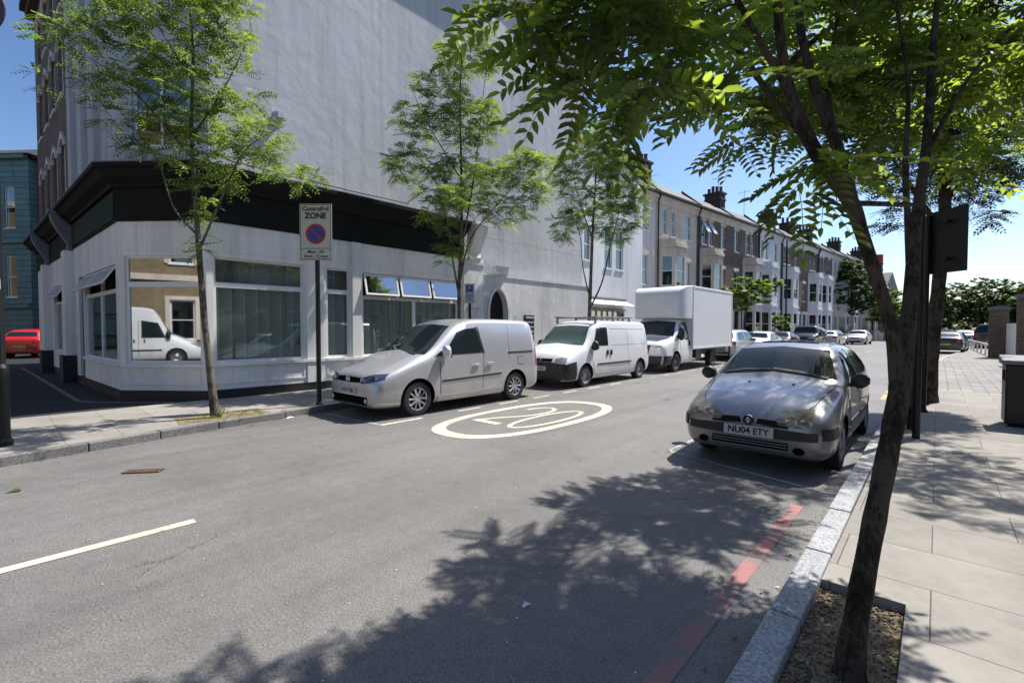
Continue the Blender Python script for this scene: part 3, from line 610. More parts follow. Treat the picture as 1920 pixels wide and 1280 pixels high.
ra = [(a0 - .1, 0)] + [(a0 - .1, zs)] + [(x + (-.1 if x < .75 else .1) * (1 - (z - zs) / (zp - zs) * .7), z + .1 * (z - zs) / (zp - zs)) for x, z in arc2] + [(a1 + .1, zs), (a1 + .1, 0)]
ia = [(a0, 0), (a0, zs)] + arc2 + [(a1, zs), (a1, 0)]
for i in range(len(ia) - 1):
    b.add([(ra[i][0], -.05, ra[i][1]), (ra[i + 1][0], -.05, ra[i + 1][1]), (ia[i + 1][0], -.05, ia[i + 1][1]), (ia[i][0], -.05, ia[i][1]), (ra[i][0], .01, ra[i][1]), (ra[i + 1][0], .01, ra[i + 1][1])], [(0, 1, 2, 3), (0, 4, 5, 1)])
b.build('door_surround', gwall_m, YW)
b = MB(); b.M = YM; b.quad((a0 - .01, .2, 0), (a1 + .01, .2, 0), (a1 + .01, .2, 3), (a0 - .01, .2, 3))
for k in range(5): x = a0 + .03 + k * .17; b.box(x, x + .15, .17, .19, .02, 2.2)
b.build('door', plain('door_dark', (.012, .011, .01), .8), YW)
b = MB(); b.M = YM; b.box(-.02, L_, -.035, .3, 3.40, 3.46); b.box(.55, 1.15, -.12, .2, 3.47, 3.72); b.box(.5, 1.2, -.15, .22, 3.72, 3.76); b.build('coping', white_m, YW)
b = MB(); b.M = YM; b.box(-.2, 0, -.04, .2, 0, 3.9); b.build('end_pier', gwall_m, YW)
ab = MB(); ab.M = Matrix.Translation((-11.25, 13.2, 0))
ab.mi = 0; ab.box(-.06, 0, -.1, .45, .9, 2.1); ab.mi = 1
for k in range(6): ab.box(0, .012, -.04, .4, 1.98 - k * .17, 2.03 - k * .17 + (.02 if k == 0 else 0))
for y in (-.05, .36): ab.mi = 0; ab.box(-.06, -.02, y, y + .04, .1, .9)
tag(ab.build('notice_board', [plastic, platew]), label='black notice board with white text lines against the grey yard wall', cat='notice board')
# ================================================================ white rendered house beyond yard
WH = empty('white_house', (-12.2, 17.62, 0), label='white rendered house with a glazed canopy, just beyond the yard wall', cat='house')
WM = Matrix.Translation((12.2, -17.62, 0)) @ frame((-12.2, 17.62, 0), (-12.2, 24.2, 0)); L_ = 6.6
b = MB(); b.M = WM; wo = [(2.6, 3.35, 4.6, 6.7), (3.7, 4.45, 4.6, 6.7), (.8, 1.4, 4.8, 6.3), (2.7, 3.5, 8.0, 9.6), (.4, 4.6, 1.5, 2.5), (4.9, 5.8, 8.0, 9.6)]
wall(b, L_, 0, 10.3, wo, .15); b.quad((L_, 0, 0), (L_, 8, 0), (L_, 8, 10.3), (L_, 0, 10.3)); b.quad((0, 0, 0), (0, 8, 0), (0, 8, 10.3), (0, 0, 10.3)); b.build('wall', white_m, WH)
for a, c, d, e in wo[:4] + wo[5:]: window(WH, WM, a, c, d, e, .08, 'sash')
for i in range(8): window(WH, WM, .4 + i * .525, .4 + (i + 1) * .525, 1.5, 2.5, .04, 'fixed', glass_s, lead, .05, 'curtain', False)
b = MB(); b.M = WM
for i in range(2):
    x0, x1 = .35 + i * 2.2, 2.45 + i * 2.2; b.add([(x0, -.05, 3.0), (x1, -.05, 3.0), (x1, -.6, 2.75), (x0, -.6, 2.75), (x0, -.05, 2.96), (x1, -.05, 2.96), (x1, -.6, 2.71), (x0, -.6, 2.71)], [(0, 1, 2, 3), (7, 6, 5, 4), (3, 2, 6, 7), (0, 3, 7, 4), (1, 5, 6, 2)])
b.build('canopy', trimw, WH)
b = MB(); b.M = WM; b.box(.3, 4.7, -.08, .02, 3.02, 3.12); b.box(.3, 4.7, -.03, .03, 2.52, 2.6); b.build('lintel', lead, WH)
b = MB(); b.M = WM; b.box(-.1, L_, -.3, .1, 10.3, 10.5); b.quad((0, -.3, 10.5), (L_, -.3, 10.5), (L_, 5, 12.2), (0, 5, 12.2)); b.build('roof', slate, WH)
# ================================================================ terrace
TD = Vector((.1149, .9934, 0)); TP = Vector((-12.6, 33.1, 0)); TA = math.atan2(TD.y, TD.x)
def house(k, mat, baymat, mirror, lab, wid=5.2, grp='terraced houses along the left of the street', pots=4, opens=False, seed=0, name='terraced_house'):
    rr = random.Random(100 + seed); e = empty(name, tuple(TP + TD * 5.2 * k), TA, label=lab, cat='house', group=grp)
    I = Matrix.Identity(4); W = wid; mx = (lambda a, c: (W - c, W - a)) if mirror else (lambda a, c: (a, c))
    def op(a, c, d, e_): a, c = mx(a, c); return (a, c, d, e_)
    w2 = [op(.75, 1.35, 7.6, 9.25), op(1.75, 2.35, 7.6, 9.25), op(3.7, 4.4, 7.6, 9.25)]; w1 = [op(3.7, 4.4, 4.3, 6.1)]; dr = op(3.6, 4.55, .3, 2.9)
    b = MB(); wall(b, W, 0, 9.8, w2 + w1 + [dr], .14); b.quad((W, 0, 0), (W, 9, 0), (W, 9, 9.8), (W, 0, 9.8)); b.quad((0, 0, 0), (0, 9, 0), (0, 9, 9.8), (0, 0, 9.8)); b.build('wall', mat, e)
    for w in w2 + w1: window(e, I, *w, .07, 'sash', glass_d, trimw, .07, rr.choice(['curtain', 'curtain', 'dark']))
    b = MB(); b.box(dr[0] + .04, dr[1] - .04, .1, .16, .3, 2.4); b.build('door', rr.choice([plastic, greenp, p_dred]), e)
    b = MB(); b.box(dr[0] + .04, dr[1] - .04, .1, .12, 2.45, 2.86); b.build('fanlight', glass_d, e)
    for w in w2 + w1: b = MB(); b.box(w[0] - .08, w[1] + .08, -.03, .01, w[3] + .002, w[3] + .22); b.build('lintel', baymat, e)
    b = MB(); b.box(dr[0] - .22, dr[0], -.12, .01, .1, 3.0); b.box(dr[1], dr[1] + .22, -.12, .01, .1, 3.0); b.box(dr[0] - .25, dr[1] + .25, -.2, .01, 3.0, 3.25); b.build('door_surround', baymat, e)
    # canted bay, two storeys
    a, c = mx(.45, 2.85); D = .8; s = .55
    pts = [(a, 0), (a + s, -D), (c - s, -D), (c, 0)]; bay = MB(); ws = []
    for i in range(3):
        p, q = pts[i], pts[i + 1]; L = math.dist(p, q); M = frame((*p, 0), (*q, 0)); bay.M = M; m = .14
        oo = [(m, L - m, 1.0, 3.0), (m, L - m, 4.3, 6.2)]
        if i == 1: oo = [(.12, L / 2 - .07, 1.0, 3.0), (L / 2 + .07, L - .12, 1.0, 3.0), (.12, L / 2 - .07, 4.3, 6.2), (L / 2 + .07, L - .12, 4.3, 6.2)] if False else oo
        wall(bay, L, 0, 6.75, oo, .1); ws += [(M, o_) for o_ in oo]
    bay.M = None
    def ofs(d): return [(a - d * .5, 0), (a + s - d * .4, -D - d), (c - s + d * .4, -D - d), (c + d * .5, 0)]
    for z0, z1, d in ((6.75, 6.95, .12), (6.55, 6.65, .05), (3.45, 3.6, .08), (.0, .5, .04), (6.95, 7.25, .04)): bay.prism(ofs(d), z0, z1)
    by = bay.build('bay', baymat, e)
    for j, (M, o_) in enumerate(ws): window(by, M, *o_, .05, 'sash', glass_d, trimw, .055, rr.choice(['curtain', 'dark', 'curtain']), False)
    # eaves, roof, gutter
    b = MB(); b.box(0, W, -.22, .05, 9.8, 9.95); b.box(0, W, -.1, .02, 9.45, 9.8); b.build('eaves_band', baymat, e)
    for i in range(0): pass
    b = MB(); b.box(0, W, -.42, -.2, 9.95, 10.08); x = .12 if not mirror else W - .12; b.tube([(x, -.3, 9.95), (x, -.12, 9.5), (x, -.12, 0.1)], .05, 6); b.build('gutter', blackmetal, e)
    b = MB(); b.quad((0, -.35, 10.08), (W, -.35, 10.08), (W, 1.1, 11.2), (0, 1.1, 11.2)); b.quad((0, 1.1, 11.2), (W, 1.1, 11.2), (W, 9, 11.0), (0, 9, 11.0)); b.prism([(-.3, 10.2), (1.1, 11.4), (1.1, 11.0), (-.3, 9.95)], -.14, .14, 'x'); b.build('roof', slate, e)
    if pots: chimney(e, I, 0.0, .6, 10.3, .85, 1.25, 1.75, pots, brick_dk, potm)
    if opens:
        for w in (w2[0], w2[1]):
            Mo = Matrix.Translation((0, .03, w[3] - .05)) @ Matrix.Rotation(R(-28), 4, 'X'); b = MB(); b.M = Mo; b.box(w[0] + .05, w[1] - .05, -.03, 0, -.9, 0); b.build('open_light', plain('pale_pane', (.5, .6, .7), .2), e)
    # garden wall and gate pier in front
    b = MB(); b.box(0, 3.3 if not mirror else 1.6, -2.0, -1.8, 0, 1.0); b.box(*(4.6, W) if not mirror else (2.4, W), -2.0, -1.8, 0, 1.0)
    for x in ((3.3, 4.3) if not mirror else (1.3, 2.2)): b.box(x, x + .3, -2.05, -1.75, 0, 1.3)
    b.build('front_wall', baymat if mat is not brick_br else brick_br, e)
    return e
house(-2, cream2_m, cream_m, False, 'cream stuccoed house first in the terrace, next to the white rendered house', seed=1, pots=0)
house(-1, cream_m, cream_m, False, 'second terrace house, ochre cream stucco, directly above the box van', seed=2, pots=4)
house(0, brick_br, cream_m, False, 'brown brick terrace house with cream bay and two tilted open windows at the top', seed=3, pots=0, opens=True)
house(1, brick_br, cream2_m, True, 'brown brick terrace house with pale bay above the rear of the box van', seed=4, pots=4)
house(2, white_m, white_m, False, 'white painted terrace house between two brown brick ones', seed=5, pots=0)
house(3, brick_br, white_m, False, 'brown brick terrace house with white bay, next after the white painted house', seed=6, pots=4)
house(4, brick_br, white_m, True, 'brown brick terrace house with white bay behind the thin lamp post', seed=7, pots=3)
labs = ['brown brick terrace house just before the pale one near the dark round tree', 'pale terrace house partly behind the dark round street tree', 'brown brick terrace house hidden mostly by the dark round tree', 'pale far terrace house past the dark round tree', 'last brown brick terrace house in the far row']
for i, l in enumerate(labs): house(5 + i, [brick_br, cream2_m, brick_br, cream2_m, brick_br][i], [white_m, cream2_m, white_m, cream2_m, white_m][i], i % 2 == 1, l, seed=8 + i, pots=[4, 0, 4, 0, 4][i])
# TV aerials as things on roofs
for i, (s, h) in enumerate(((6.6, 2.6), (11.5, 2.4))):
    p = TP + TD * s + Vector((-1.6, .2, 0)); b = MB(); b.cyl((0, 0, 11.0), (0, 0, 11.4 + h), .02, 6); b.cyl((-.5, 0, 11.2 + h), (.5, 0, 11.2 + h), .012, 5)
    for k in range(6): b.cyl((-.45 + k * .17, -.2, 11.2 + h), (-.45 + k * .17, .2, 11.2 + h), .008, 4)
    o = b.build('roof_aerial', lead); o.location = (p.x, p.y, 0); tag(o, label=['thin television aerial above the chimney nearest the box van', 'thin television aerial further along the terrace roof ridge'][i], cat='aerial')
# far end gable house with red-topped chimney
e = empty('gable_house', (-6.9, 102.6, 0), TA, label='distant brick house with sloping roof and tall chimney with a bright red pot', cat='house')
b = MB(); b.box(0, 9, 0, 8, 0, 8.5); b.build('wall', brick_br, e)
b = MB(); b.prism([(-.5, 8.5), (9.5, 8.5), (4.5, 11.5)], -.3, 8.3, 'y'); b.build('roof', slate, e)
for x in (1, 3.5, 6.5): window(e, Matrix.Identity(4), x, x + 1, 5.5, 7.2, -.07, 'sash')
c_ = chimney(e, Matrix.Identity(4), .6, .5, 8.5, 1.3, 1.3, 4.2, 1, brick_dk, redpot)
q = MB(); q.lathe([(0, 12.8), (.75, 12.8), (.75, 14.3), (0, 14.3)], 12, 'z', (.6, 1.1, 0)); q.build('chimney_pot', redpot, c_)
# ================================================================ side street buildings
e = empty('teal_house', tuple(U(62, 615, 30) - Vector((0, 0, CAMH)) - Vector((math.cos(TH - R(4)), math.sin(TH - R(4)), 0)) * (822 / FPX * 30)), TH - R(4), label='tall teal boarded house with slate roof, closing the side street at the far left', cat='house')
Lw = 822 / FPX * 30
b = MB(); to = [(Lw - 1.7, Lw - 1.0, 8.0, 10.6), (Lw - 1.7, Lw - 1.0, 3.6, 6.2), (1, 2, 8, 10.5), (1, 2, 3.6, 6.2)]
wall(b, Lw, 0, 12.3, to, .15); b.quad((Lw, 0, 0), (Lw, 6, 0), (Lw, 6, 12.3), (Lw, 0, 12.3)); b.build('wall', teal_m, e)
for w in to: window(e, Matrix.Identity(4), *w, .05, 'sash')
for o_, z0, z1 in ((.3, 12.3, 12.55), (.2, 7.0, 7.25), (.25, 2.9, 3.2), (.35, 1.0, 1.2)): b = MB(); b.box(0, Lw, -o_, .02, z0, z1); b.build('string_course', teal_m, e)
b = MB(); b.prism([(-.4, 12.55), (3, 14.1), (7, 12.55)], -.2, Lw + .4, 'x'); b.build('roof', slate, e)
chimney(e, Matrix.Identity(4), Lw - .2, 1.6, 12.6, 1.4, .9, 1.3, 2, brick_br, redpot2)
e = empty('brick_house', tuple(U(62, 615, 30.5) - Vector((0, 0, CAMH))), TH - R(4), label='narrow brown brick house wall between the teal house and the corner building', cat='house')
b = MB(); b.box(0, 6, 0, 8, 0, 12.4); b.box(.0, 6, -.15, .0, 7.6, 8.0); b.build('wall', brick('rough_brick', (.22, .14, .08), (.12, .09, .07), (.15, .12, .1)), e)
b = MB(); b.box(-.2, 6, -.3, 8, 12.4, 12.6); b.cyl((.15, -.1, 0), (.15, -.1, 12.4), .06, 6); b.build('roof', slate, e)
# opposite corner of the side street (behind the camera, seen in the shop glass)
e = empty('opposite_building', (-55, -15.5, 0), 0, label='yellow stock brick building across the side street, seen reflected in the corner window', cat='building')
b = MB(); oo = [(x, x + 1.1, z, z + 2.1) for x in (1.5, 4.5, 7.5, 10.5, 13.5, 16.5, 19.5, 24, 28, 32, 36, 40) for z in (1.0, 5.0, 8.6)]
b.M = Matrix.Translation((45.5, 0, 0)) @ Matrix.Rotation(math.pi, 4, 'Z'); wall(b, 45.5, 0, 12.5, oo, .14); bm_ = b.M.copy(); b.M = None
b.quad((45.5, 0, 0), (45.5, -14, 0), (45.5, -14, 12.5), (45.5, 0, 12.5)); b.quad((0, -.1, 12.5), (45.5, -.1, 12.5), (45.5, -14, 12.5), (0, -14, 12.5)); b.build('wall', brick_ye, e)
for w in oo: window(e, bm_, *w, .06, 'sash', glass_d, trimw, .08)
for a, c, d, e_ in oo:
    b = MB(); b.M = bm_; b.box(a - .2, a - .002, -.06, .0, d, e_ + .2); b.box(c + .002, c + .2, -.06, .0, d, e_ + .2); b.box(a - .002, c + .002, -.06, 0, e_ + .002, e_ + .2); b.build('window_surround', cream_m, e)
for z0, z1, o_ in ((4.1, 4.4, .1), (12.3, 12.7, .3)): b = MB(); b.M = bm_; b.box(0, 45.5, -o_, 0, z0, z1); b.build('cornice', cream_m, e)
# terrace on the right side behind the trees (seen in glass and from a step aside)
for i in range(9):
    e = empty('terraced_house', (9.5, 46 - i * 6.2, 0), -R(90), label='three storey brick house of the row facing the terrace across the street', cat='house', group='brick houses across from the terrace')
    b = MB(); oo = [(x, x + 1, z, z + 1.8) for x in (.8, 2.9, 4.6) for z in (1.0, 4.4, 7.6)]; wall(b, 6.18, 0, 10, oo, .14); b.quad((0, 0, 10), (6.18, 0, 10), (6.18, 8, 12), (0, 8, 12)); b.build('wall', brick_ye if i % 2 else brick_br, e)
    for w in oo: window(e, Matrix.Identity(4), *w, .06, 'sash')
# ================================================================ vehicles
def pchip(xs, ys, x):
    xs = np.array(xs, float); ys = np.array(ys, float); h = np.diff(xs); d = np.diff(ys) / h; m = np.zeros(len(xs))
    for i in range(1, len(xs) - 1):
        if d[i - 1] * d[i] > 0: w1, w2 = 2 * h[i] + h[i - 1], h[i] + 2 * h[i - 1]; m[i] = (w1 + w2) / (w1 / d[i - 1] + w2 / d[i])
    m[0], m[-1] = d[0], d[-1]
    i = np.clip(np.searchsorted(xs, x) - 1, 0, len(xs) - 2); t = (x - xs[i]) / h[i]
    return (2 * t**3 - 3 * t**2 + 1) * ys[i] + (t**3 - 2 * t**2 + t) * h[i] * m[i] + (-2 * t**3 + 3 * t**2) * ys[i + 1] + (t**3 - t**2) * h[i] * m[i + 1]
def loft(st, nx=70, sub=3):
    xs = [s[0] for s in st]; ring = np.array([s[1] for s in st]); L = xs[-1]
    X = np.unique(np.concatenate([np.linspace(0, L, nx), xs, np.linspace(0, .12, 6), np.linspace(L - .12, L, 6)]))
    G = np.stack([np.stack([pchip(xs, ring[:, j, k], X) for k in (0, 1)], -1) for j in range(ring.shape[1])], 1)
    t = np.linspace(0, ring.shape[1] - 1, (ring.shape[1] - 1) * sub + 1); idx = np.arange(ring.shape[1])
    H = np.stack([np.stack([pchip(idx, G[i, :, k], t) for k in (0, 1)], -1) for i in range(len(X))])
    for _ in range(3):
        K = H.copy(); w0 = (X[2:] - X[1:-1])[:, None, None]; w1 = (X[1:-1] - X[:-2])[:, None, None]; av = (H[:-2] * w0 + H[2:] * w1) / (w0 + w1); ok = ((X[1:-1] > .25) & (X[1:-1] < L - .2))[:, None, None]; K[1:-1] = np.where(ok, .4 * H[1:-1] + .6 * av, H[1:-1]); H = K
    n = H.shape[1]; b = MB(); vs_ = []
    for i, x in enumerate(X):
        r = [(x, -H[i, j, 0], H[i, j, 1]) for j in range(n)] + [(x, H[i, j, 0], H[i, j, 1]) for j in range(n - 2, 0, -1)]
        vs_ += r
    m = 2 * n - 2
    fs = [(i * m + j, i * m + (j + 1) % m, (i + 1) * m + (j + 1) % m, (i + 1) * m + j) for i in range(len(X) - 1) for j in range(m)]
    fs += [tuple(range(m)), tuple((len(X) - 1) * m + j for j in range(m))[::-1]]
    b.add(vs_, fs); return b
class Car:
    def __init__(s, name, stations, paint, arches, L, group=None, label='', cat='car', z0=0):
        s.root = empty(name, label=label, cat=cat, group=group)
        s.paint = paint; s.L = L
        b = loft(stations); o = b.build('body', [paint, wellm], None, smooth=True)
        s.bvh = BVHTree.FromPolygons([v.co for v in o.data.vertices], [p.vertices for p in o.data.polygons])
        for (ax, az, r) in arches:
            for sg in (-1, 1):
                c = MB(); c.lathe([(0, sg * .56), (r, sg * .56), (r, sg * 1.3), (0, sg * 1.3)], 40, 'y', (ax, 0, az)); co = c.build('arch_cutter', [paint, wellm]); co.data.polygons.foreach_set('material_index', [1] * len(co.data.polygons))
                md = o.modifiers.new('b', 'BOOLEAN'); md.object = co; md.operation = 'DIFFERENCE'; md.solver = 'EXACT'; md.material_mode = 'INDEX'
                dg = bpy.context.evaluated_depsgraph_get(); me = bpy.data.meshes.new_from_object(o.evaluated_get(dg)); o.modifiers.clear(); o.data = me
                bpy.data.objects.remove(co)
        me = o.data
        me.polygons.foreach_set('use_smooth', [True] * len(me.polygons)); me.set_sharp_from_angle(angle=R(32)); me.name = 'body'
        o.name = 'body'; o.parent = s.root; s.body = o
    def ray(s, ax, p, sg):
        if ax == 'y': o, d = Vector((p[0], sg * 3, p[1])), Vector((0, -sg, 0))
        elif ax == 'f': o, d = Vector((-2, p[0], p[1])), Vector((1, 0, 0))
        elif ax == 'r': o, d = Vector((s.L + 2, p[0], p[1])), Vector((-1, 0, 0))
        else: o, d = Vector((p[0], p[1], 4)), Vector((0, 0, -1))
        h = s.bvh.ray_cast(o, d)
        if h[0] is None:
            h = s.bvh.find_nearest(o + d * 2.2); return h[0], -d
        n = h[1]
        if n.dot(d) > 0: n = -n
        return h[0], n
    def patch(s, name, top, bot, ax, mat, off=.004, sg=-1, nu=14, nv=8, parent=None, skirt=.012):
        def rs(pl, n):
            pl = [Vector(p) for p in pl]; ls = [0]
            for a, c in zip(pl, pl[1:]): ls.append(ls[-1] + (c - a).length)
            out = []
            for k in range(n + 1):
                t = ls[-1] * k / n; i = 0
                while i < len(pl) - 2 and ls[i + 1] < t - 1e-9: i += 1
                f = (t - ls[i]) / max(1e-9, ls[i + 1] - ls[i]); out.append(pl[i].lerp(pl[i + 1], f))
            return out
        T_, B_ = rs(top, nu), rs(bot, nu); P = []; Q = []
        for j in range(nv + 1):
            for i in range(nu + 1):
                h, n = s.ray(ax, T_[i].lerp(B_[i], j / nv), sg); P.append(h + n * off); Q.append(h + n * (off - skirt))
        W = nu + 1; b = MB(); fs = [(j * W + i, j * W + i + 1, (j + 1) * W + i + 1, (j + 1) * W + i) for j in range(nv) for i in range(nu)]
        m = len(P); bd = [i for i in range(W)] + [j * W + nu for j in range(1, nv + 1)] + [nv * W + i for i in range(nu - 1, -1, -1)] + [j * W for j in range(nv - 1, 0, -1)]
        fs += [(bd[k], bd[(k + 1) % len(bd)], m + bd[(k + 1) % len(bd)], m + bd[k]) for k in range(len(bd))]
        b.add(P + Q, fs); o = b.build(name, mat, parent or s.root, smooth=True, ang=35); return o
    def both(s, name, top, bot, mat, **k):
        return [s.patch(name, top, bot, 'y', mat, sg=sg, **k) for sg in (-1, 1)]
    def stripp(s, name, pts, w, ax, mat, sg=-1, off=.005, parent=None, n=16):
        top = []; bot = []
        for i, p in enumerate(pts):
            a = Vector(pts[max(0, i - 1)]); c = Vector(pts[min(len(pts) - 1, i + 1)]); d = (c - a).normalized(); nn = Vector((-d.y, d.x)) * w / 2
            top.append(Vector(p) + nn); bot.append(Vector(p) - nn)
        return s.patch(name, top, bot, ax, mat, off, sg, n, 1, parent)
    def wheel(s, x, r, yo, w, kind, sg, rimm=None):
        T_ = Matrix.Translation((x, 0, r)); b = MB(); b.M = T_
        prof = [(r * .62, sg * (yo - w)), (r * .95, sg * (yo - w)), (r, sg * (yo - w * .85)), (r, sg * (yo - w * .15)), (r * .96, sg * yo * 1.0), (r * .80, sg * (yo + .006)), (r * .67, sg * yo), (r * .64, sg * (yo - .02)), (r * .64, sg * (yo - w)), (r * .62, sg * (yo - w))]
        b.lathe(prof, 36, 'y'); wh = b.build('wheel', tyre_m, s.root, smooth=True, ang=40)
        b = MB(); b.M = T_; ri = r * .655; rm = rimm or alloy; b.mi = 0
        b.lathe([(ri, sg * (yo - .0)), (ri * .93, sg * (yo - .01)), (ri * .9, sg * (yo - .05)), (ri * .9, sg * (yo - .12))], 36, 'y')
        b.mi = 1; b.lathe([(ri, sg * (yo - .1)), (0, sg * (yo - .1))], 36, 'y'); b.mi = 0
        if kind == 'alloy':
            for k in range(5):
                for da in (-.17, .17):
                    a = 2 * math.pi * k / 5 + da + .3; a2 = 2 * math.pi * k / 5 + da * 1.9 + .3
                    b.M = T_; p0 = Vector((math.cos(a) * ri * .2, sg * (yo - .02), math.sin(a) * ri * .2)); p1 = Vector((math.cos(a2) * ri * .95, sg * (yo - .015), math.sin(a2) * ri * .95)); b.tube([p0, p1], [.022, .02], 5)
            b.lathe([(ri * .27, sg * (yo - .05)), (ri * .25, sg * (yo - .008)), (0, sg * (yo - .004))], 16, 'y')
        else:
            b.lathe([(ri * .9, sg * (yo - .05)), (ri * .72, sg * (yo - .03)), (ri * .5, sg * (yo - .055)), (ri * .3, sg * (yo - .02)), (0, sg * (yo - .015))], 36, 'y')
            b.mi = 1
            for k in range(8 if kind == 'steel' else 7):
                a = 2 * math.pi * k / (8 if kind == 'steel' else 7); b.lathe([(0, 0), (ri * .09, 0), (ri * .09, .004), (0, .004)], 8, 'y', (math.cos(a) * ri * .62, sg * (yo - .03) - .002, math.sin(a) * ri * .62))
        b.build('rim', [rm, wellm], wh, smooth=True, ang=40); return wh
    def wheels(s, xs, r, yo, w=.19, kind='alloy', rimm=None):
        for x in xs:
            for sg in (-1, 1): s.wheel(x, r, yo, w, kind, sg, rimm)
    def mirror(s, x, z, y, mat, w=.2, h=.15):
        for sg in (-1, 1):
            b = MB(); m = 6; pts = []
            for i in range(7):
                t = i / 6; rr = math.sin(math.pi * (.12 + .76 * t)) ; yy = y + w * t
                for k in range(10):
                    a = 2 * math.pi * k / 10; ca, sa = math.cos(a), math.sin(a)
                    q = lambda v: math.copysign(abs(v) ** .4, v)
                    pts.append((x + .07 * q(ca) * rr + (.02 if ca > 0 else 0), sg * yy, z + h * .62 * q(sa) * rr))
            b.add(pts, [(i * 10 + k, i * 10 + (k + 1) % 10, (i + 1) * 10 + (k + 1) % 10, (i + 1) * 10 + k) for i in range(6) for k in range(10)] + [tuple(range(10)), tuple(60 + k for k in range(10))])
            b.box(*( x - .03, x + .03), *sorted((sg * (y - .1), sg * (y + .03))), z - h * .5, z - h * .2)
            mo = b.build('wing_mirror', mat, s.root, smooth=True, ang=50)
            g = MB(); g.box(x + .088, x + .092, *sorted((sg * (y + .04), sg * (y + w - .03))), z - h * .42, z + h * .42); g.build('mirror_glass', carglass, mo)
    def place(s, x, y, face=-1, rz=0):
        s.root.location = (x, y, 0); s.root.rotation_euler.z = (R(90) if face < 0 else R(-90)) + rz; return s.root
def text(name, body, size, mat, M, parent=None, ext=.001, font_off=0.0, align='CENTER', sx=1.0):
    c = bpy.data.curves.new(name, 'FONT'); c.body = body; c.size = size; c.extrude = ext; c.align_x = align; c.align_y = 'CENTER'; c.offset = font_off
    o = bpy.data.objects.new(name, c); COL.objects.link(o); dg = bpy.context.evaluated_depsgraph_get(); me = bpy.data.meshes.new_from_object(o.evaluated_get(dg)); bpy.data.objects.remove(o)
    me.transform(M @ Matrix.Diagonal((sx, 1, 1, 1))); me.materials.clear(); me.materials.append(mat); o = bpy.data.objects.new(name, me); COL.objects.link(o); o.parent = parent; me.name = name; return o
def plate(car, z, txt, xoff=.015, front=True, y=0, tilt=0, mat=None):
    h, n = car.ray('f' if front else 'r', (y, z), 1); x = h.x; w, hh = .52, .115
    b = MB(); sg = -1 if front else 1; x0 = x + sg * xoff; b.box(min(x0, x0 - sg * .03), max(x0, x0 - sg * .03), y - w / 2, y + w / 2, z - hh / 2, z + hh / 2)
    p = b.build('number_plate', mat or platew, car.root, bevel=.004)
    if txt:
        M = Matrix.Translation((x0 + sg * .002, y, z)) @ (Matrix(((0, 0, -1, 0), (-1, 0, 0, 0), (0, 1, 0, 0), (0, 0, 0, 1))) if front else Matrix(((0, 0, 1, 0), (1, 0, 0, 0), (0, 1, 0, 0), (0, 0, 0, 1))))
        text('plate_text', txt, .105, inkb, M, p, font_off=.0025, sx=.92)
    return p
def windscreen(c, pts_top, pts_bot, mat=carglass, ax='f', name='windscreen', **k): return c.patch(name, pts_top, pts_bot, ax, mat, .006, 1, 18, 10, **k)
# ---------------- grey hatchback, right foreground
def S(x, *r): return (x, list(r))
clio_st = [
 S(0.00, (0, .27), (.44, .27), (.56, .31), (.60, .44), (.57, .56), (.48, .60), (.32, .615), (0, .62)),
 S(0.05, (0, .21), (.54, .21), (.66, .27), (.70, .45), (.67, .58), (.58, .635), (.36, .655), (0, .665)),
 S(0.20, (0, .18), (.62, .18), (.75, .26), (.785, .48), (.75, .64), (.65, .71), (.42, .745), (0, .76)),
 S(0.45, (0, .17), (.66, .17), (.78, .27), (.81, .52), (.775, .73), (.67, .80), (.44, .835), (0, .85)),
 S(0.80, (0, .17), (.67, .17), (.79, .27), (.82, .56), (.785, .82), (.69, .88), (.46, .91), (0, .925)),
 S(1.00, (0, .17), (.67, .17), (.79, .27), (.82, .56), (.79, .87), (.70, .93), (.47, .965), (0, .985)),
 S(1.10, (0, .17), (.67, .17), (.79, .27), (.82, .57), (.79, .89), (.70, .965), (.48, 1.03), (0, 1.06)),
 S(1.68, (0, .17), (.67, .17), (.79, .27), (.82, .58), (.79, .92), (.60, 1.31), (.44, 1.365), (0, 1.385)),
 S(1.85, (0, .17), (.67, .17), (.79, .27), (.82, .58), (.79, .925), (.585, 1.345), (.43, 1.395), (0, 1.412)),
 S(2.30, (0, .17), (.67, .17), (.79, .27), (.82, .59), (.79, .93), (.575, 1.36), (.42, 1.41), (0, 1.425)),
 S(3.10, (0, .18), (.67, .18), (.79, .28), (.82, .61), (.785, .96), (.565, 1.33), (.42, 1.375), (0, 1.39)),
 S(3.35, (0, .20), (.66, .20), (.78, .30), (.81, .62), (.77, .97), (.56, 1.27), (.42, 1.32), (0, 1.335)),
 S(3.60, (0, .24), (.64, .24), (.76, .33), (.79, .60), (.75, .93), (.62, 1.03), (.44, 1.06), (0, 1.07)),
 S(3.72, (0, .27), (.58, .27), (.70, .36), (.74, .58), (.70, .85), (.60, .92), (.42, .94), (0, .95)),
 S(3.77, (0, .30), (.50, .30), (.62, .38), (.66, .56), (.62, .74), (.52, .78), (.36, .80), (0, .80))]
c = Car('parked_hatchback', clio_st, p_clio, [(.78, .29, .335), (3.25, .29, .335)], 3.77, label='grey silver hatchback with aged headlamps parked in tree shade at the right kerb', cat='car')
windscreen(c, [(-.535, 1.32), (0, 1.365), (.535, 1.32)], [(-.685, .99), (0, 1.06), (.685, .99)], carglass)
c.stripp('wiper', [(-.60, 1.0), (-.3, 1.055), (.02, 1.085)], .022, 'f', plastic, 1, .014); c.stripp('wiper', [(.05, 1.075), (.35, 1.06), (.60, 1.01)], .022, 'f', plastic, 1, .014)
